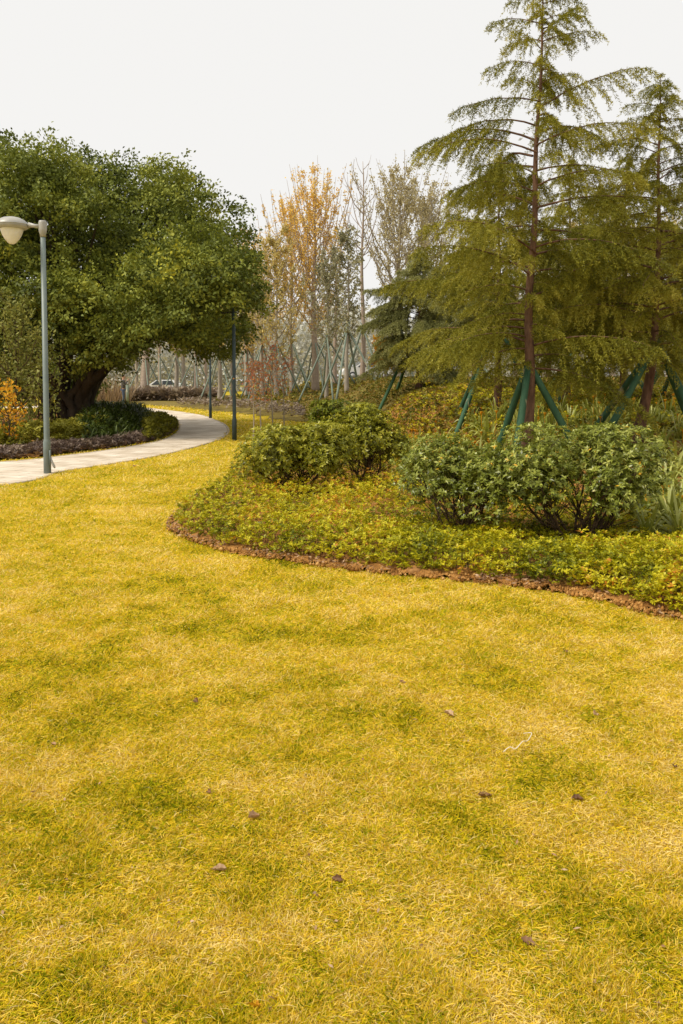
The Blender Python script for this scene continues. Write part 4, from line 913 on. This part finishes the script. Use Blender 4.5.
# ------------------------------------------------------------------ fallen leaves and string on the lawn
def fallen(px, py, s, label, mat, seed):
    x, y = at(px, py); r2 = np.random.default_rng(seed); n = 7; u = np.linspace(-1, 1, n); v = np.linspace(0, 1, 9)
    U, V_ = np.meshgrid(u, v); wd = np.sin(np.clip(V_, 0.02, .98) * PI) ** .7 * .42
    curl = .5 + .5 * r2.random()
    Xl = U * wd * s * (.75 + .25 * np.sin(V_ * 19));  Yl = (V_ - .5) * s; Zl = (U ** 2) * wd * s * curl * .8 + .15 * s * (V_ - .5) ** 2 * 2 + r2.normal(size=U.shape) * s * .03
    i, j = np.meshgrid(np.arange(8), np.arange(n - 1), indexing='ij'); q = (i * n + j).ravel()
    mb = MB().add(np.stack([Xl, Yl, Zl], -1), np.stack([q, q + 1, q + n + 1, q + n], 1), r2.random())
    mb.tube([(0, -.5 * s, .1 * s), (0, -.75 * s, .16 * s)], [s * .02, s * .012], 4, r=.1)
    o = mb.build('fallen_leaf', mat, smooth=True, loc=(x, y, .016)); o.rotation_euler = (r2.normal() * .2, r2.normal() * .3, r2.random() * 6)
    tag(o, label, 'leaf', 'fallen leaves on the lawn')
for i, (px, py, s, m, lb) in enumerate([(253, 824, .052, M_deadp, 'pale pinkish curled leaf on the lawn in the left foreground'), (448, 719, .055, M_dead, 'dark brown crumpled leaf on the lawn, upper of the two dark ones right of centre'),
        (484, 802, .055, M_dead, 'dark brown crumpled leaf on the lawn, lower of the two dark ones right of centre'), (53, 749, .03, M_deadp, 'tiny pale leaf on the lawn near the left edge'),
        (219, 876, .045, M_dead, 'brown withered leaf on the lawn below the pale pinkish one'), (577, 804, .045, M_dead, 'reddish brown leaf right of the lower dark leaf'), (594, 718, .045, M_deadp, 'tan leaf on the lawn high at the right'),
        (337, 887, .035, M_dead, 'small brown leaf low in the middle of the lawn'), (674, 771, .03, M_dead, 'tiny dark leaf on the lawn at the right edge'), (253, 1018, .04, M_org, 'orange leaf at the bottom edge of the lawn'),
        (209, 799, .03, M_dead, 'tiny brown leaf above and left of the pale pinkish one'), (527, 953, .04, M_dead, 'brown leaf low at the right of the lawn'), (402, 686, .035, M_dead, 'small brown leaf near the middle of the lawn below the planting island'),
        (134, 460 + 7, .09, M_dead, 'dark leaf on the lawn beside the path right of the near lamp'), (196, 706, .04, M_dead, 'small brown leaf left of centre on the lawn'), (565, 655, .04, M_dead, 'dark leaf on the greener patch at the right of the lawn')]):
    fallen(px, py, s, lb, m, 100 + i)
gx, gy = screen_pts(420, 1.9, 16, power=.9); ok = ~inpoly(gx, gy, bed) & ~inpoly(gx, gy, lbed) & ~inpoly(gx, gy, path_poly); gx, gy = gx[ok][:220], gy[ok][:220]; n = len(gx)
mb = MB().leaves(np.stack([gx, gy, .018 + .008 * rng.random(n)], 1), rng.normal(size=(n, 3)) * [1, 1, .25], rng.normal(size=(n, 3)) * .5 + [0, 0, 1], .010 + .016 * rng.random(n), .009)
tag(mb.build('leaf_bits', M_dead), 'tiny brown leaf fragments scattered thinly over the turf', 'leaf fragments', kind='stuff')
pts = [at(*p) for p in [(503, 763.5), (509, 761.5), (515, 759.5), (522, 756), (527, 751), (531, 747.5), (528, 745), (523, 745.5)]]
P = spline([(a, b, .044 + .008 * (i % 2)) for i, (a, b) in enumerate(pts)], 5)
o = MB().tube(P, .0019, 5).build('string', M_string, smooth=True); tag(o, 'thin white bent string lying on the lawn right of centre', 'string')
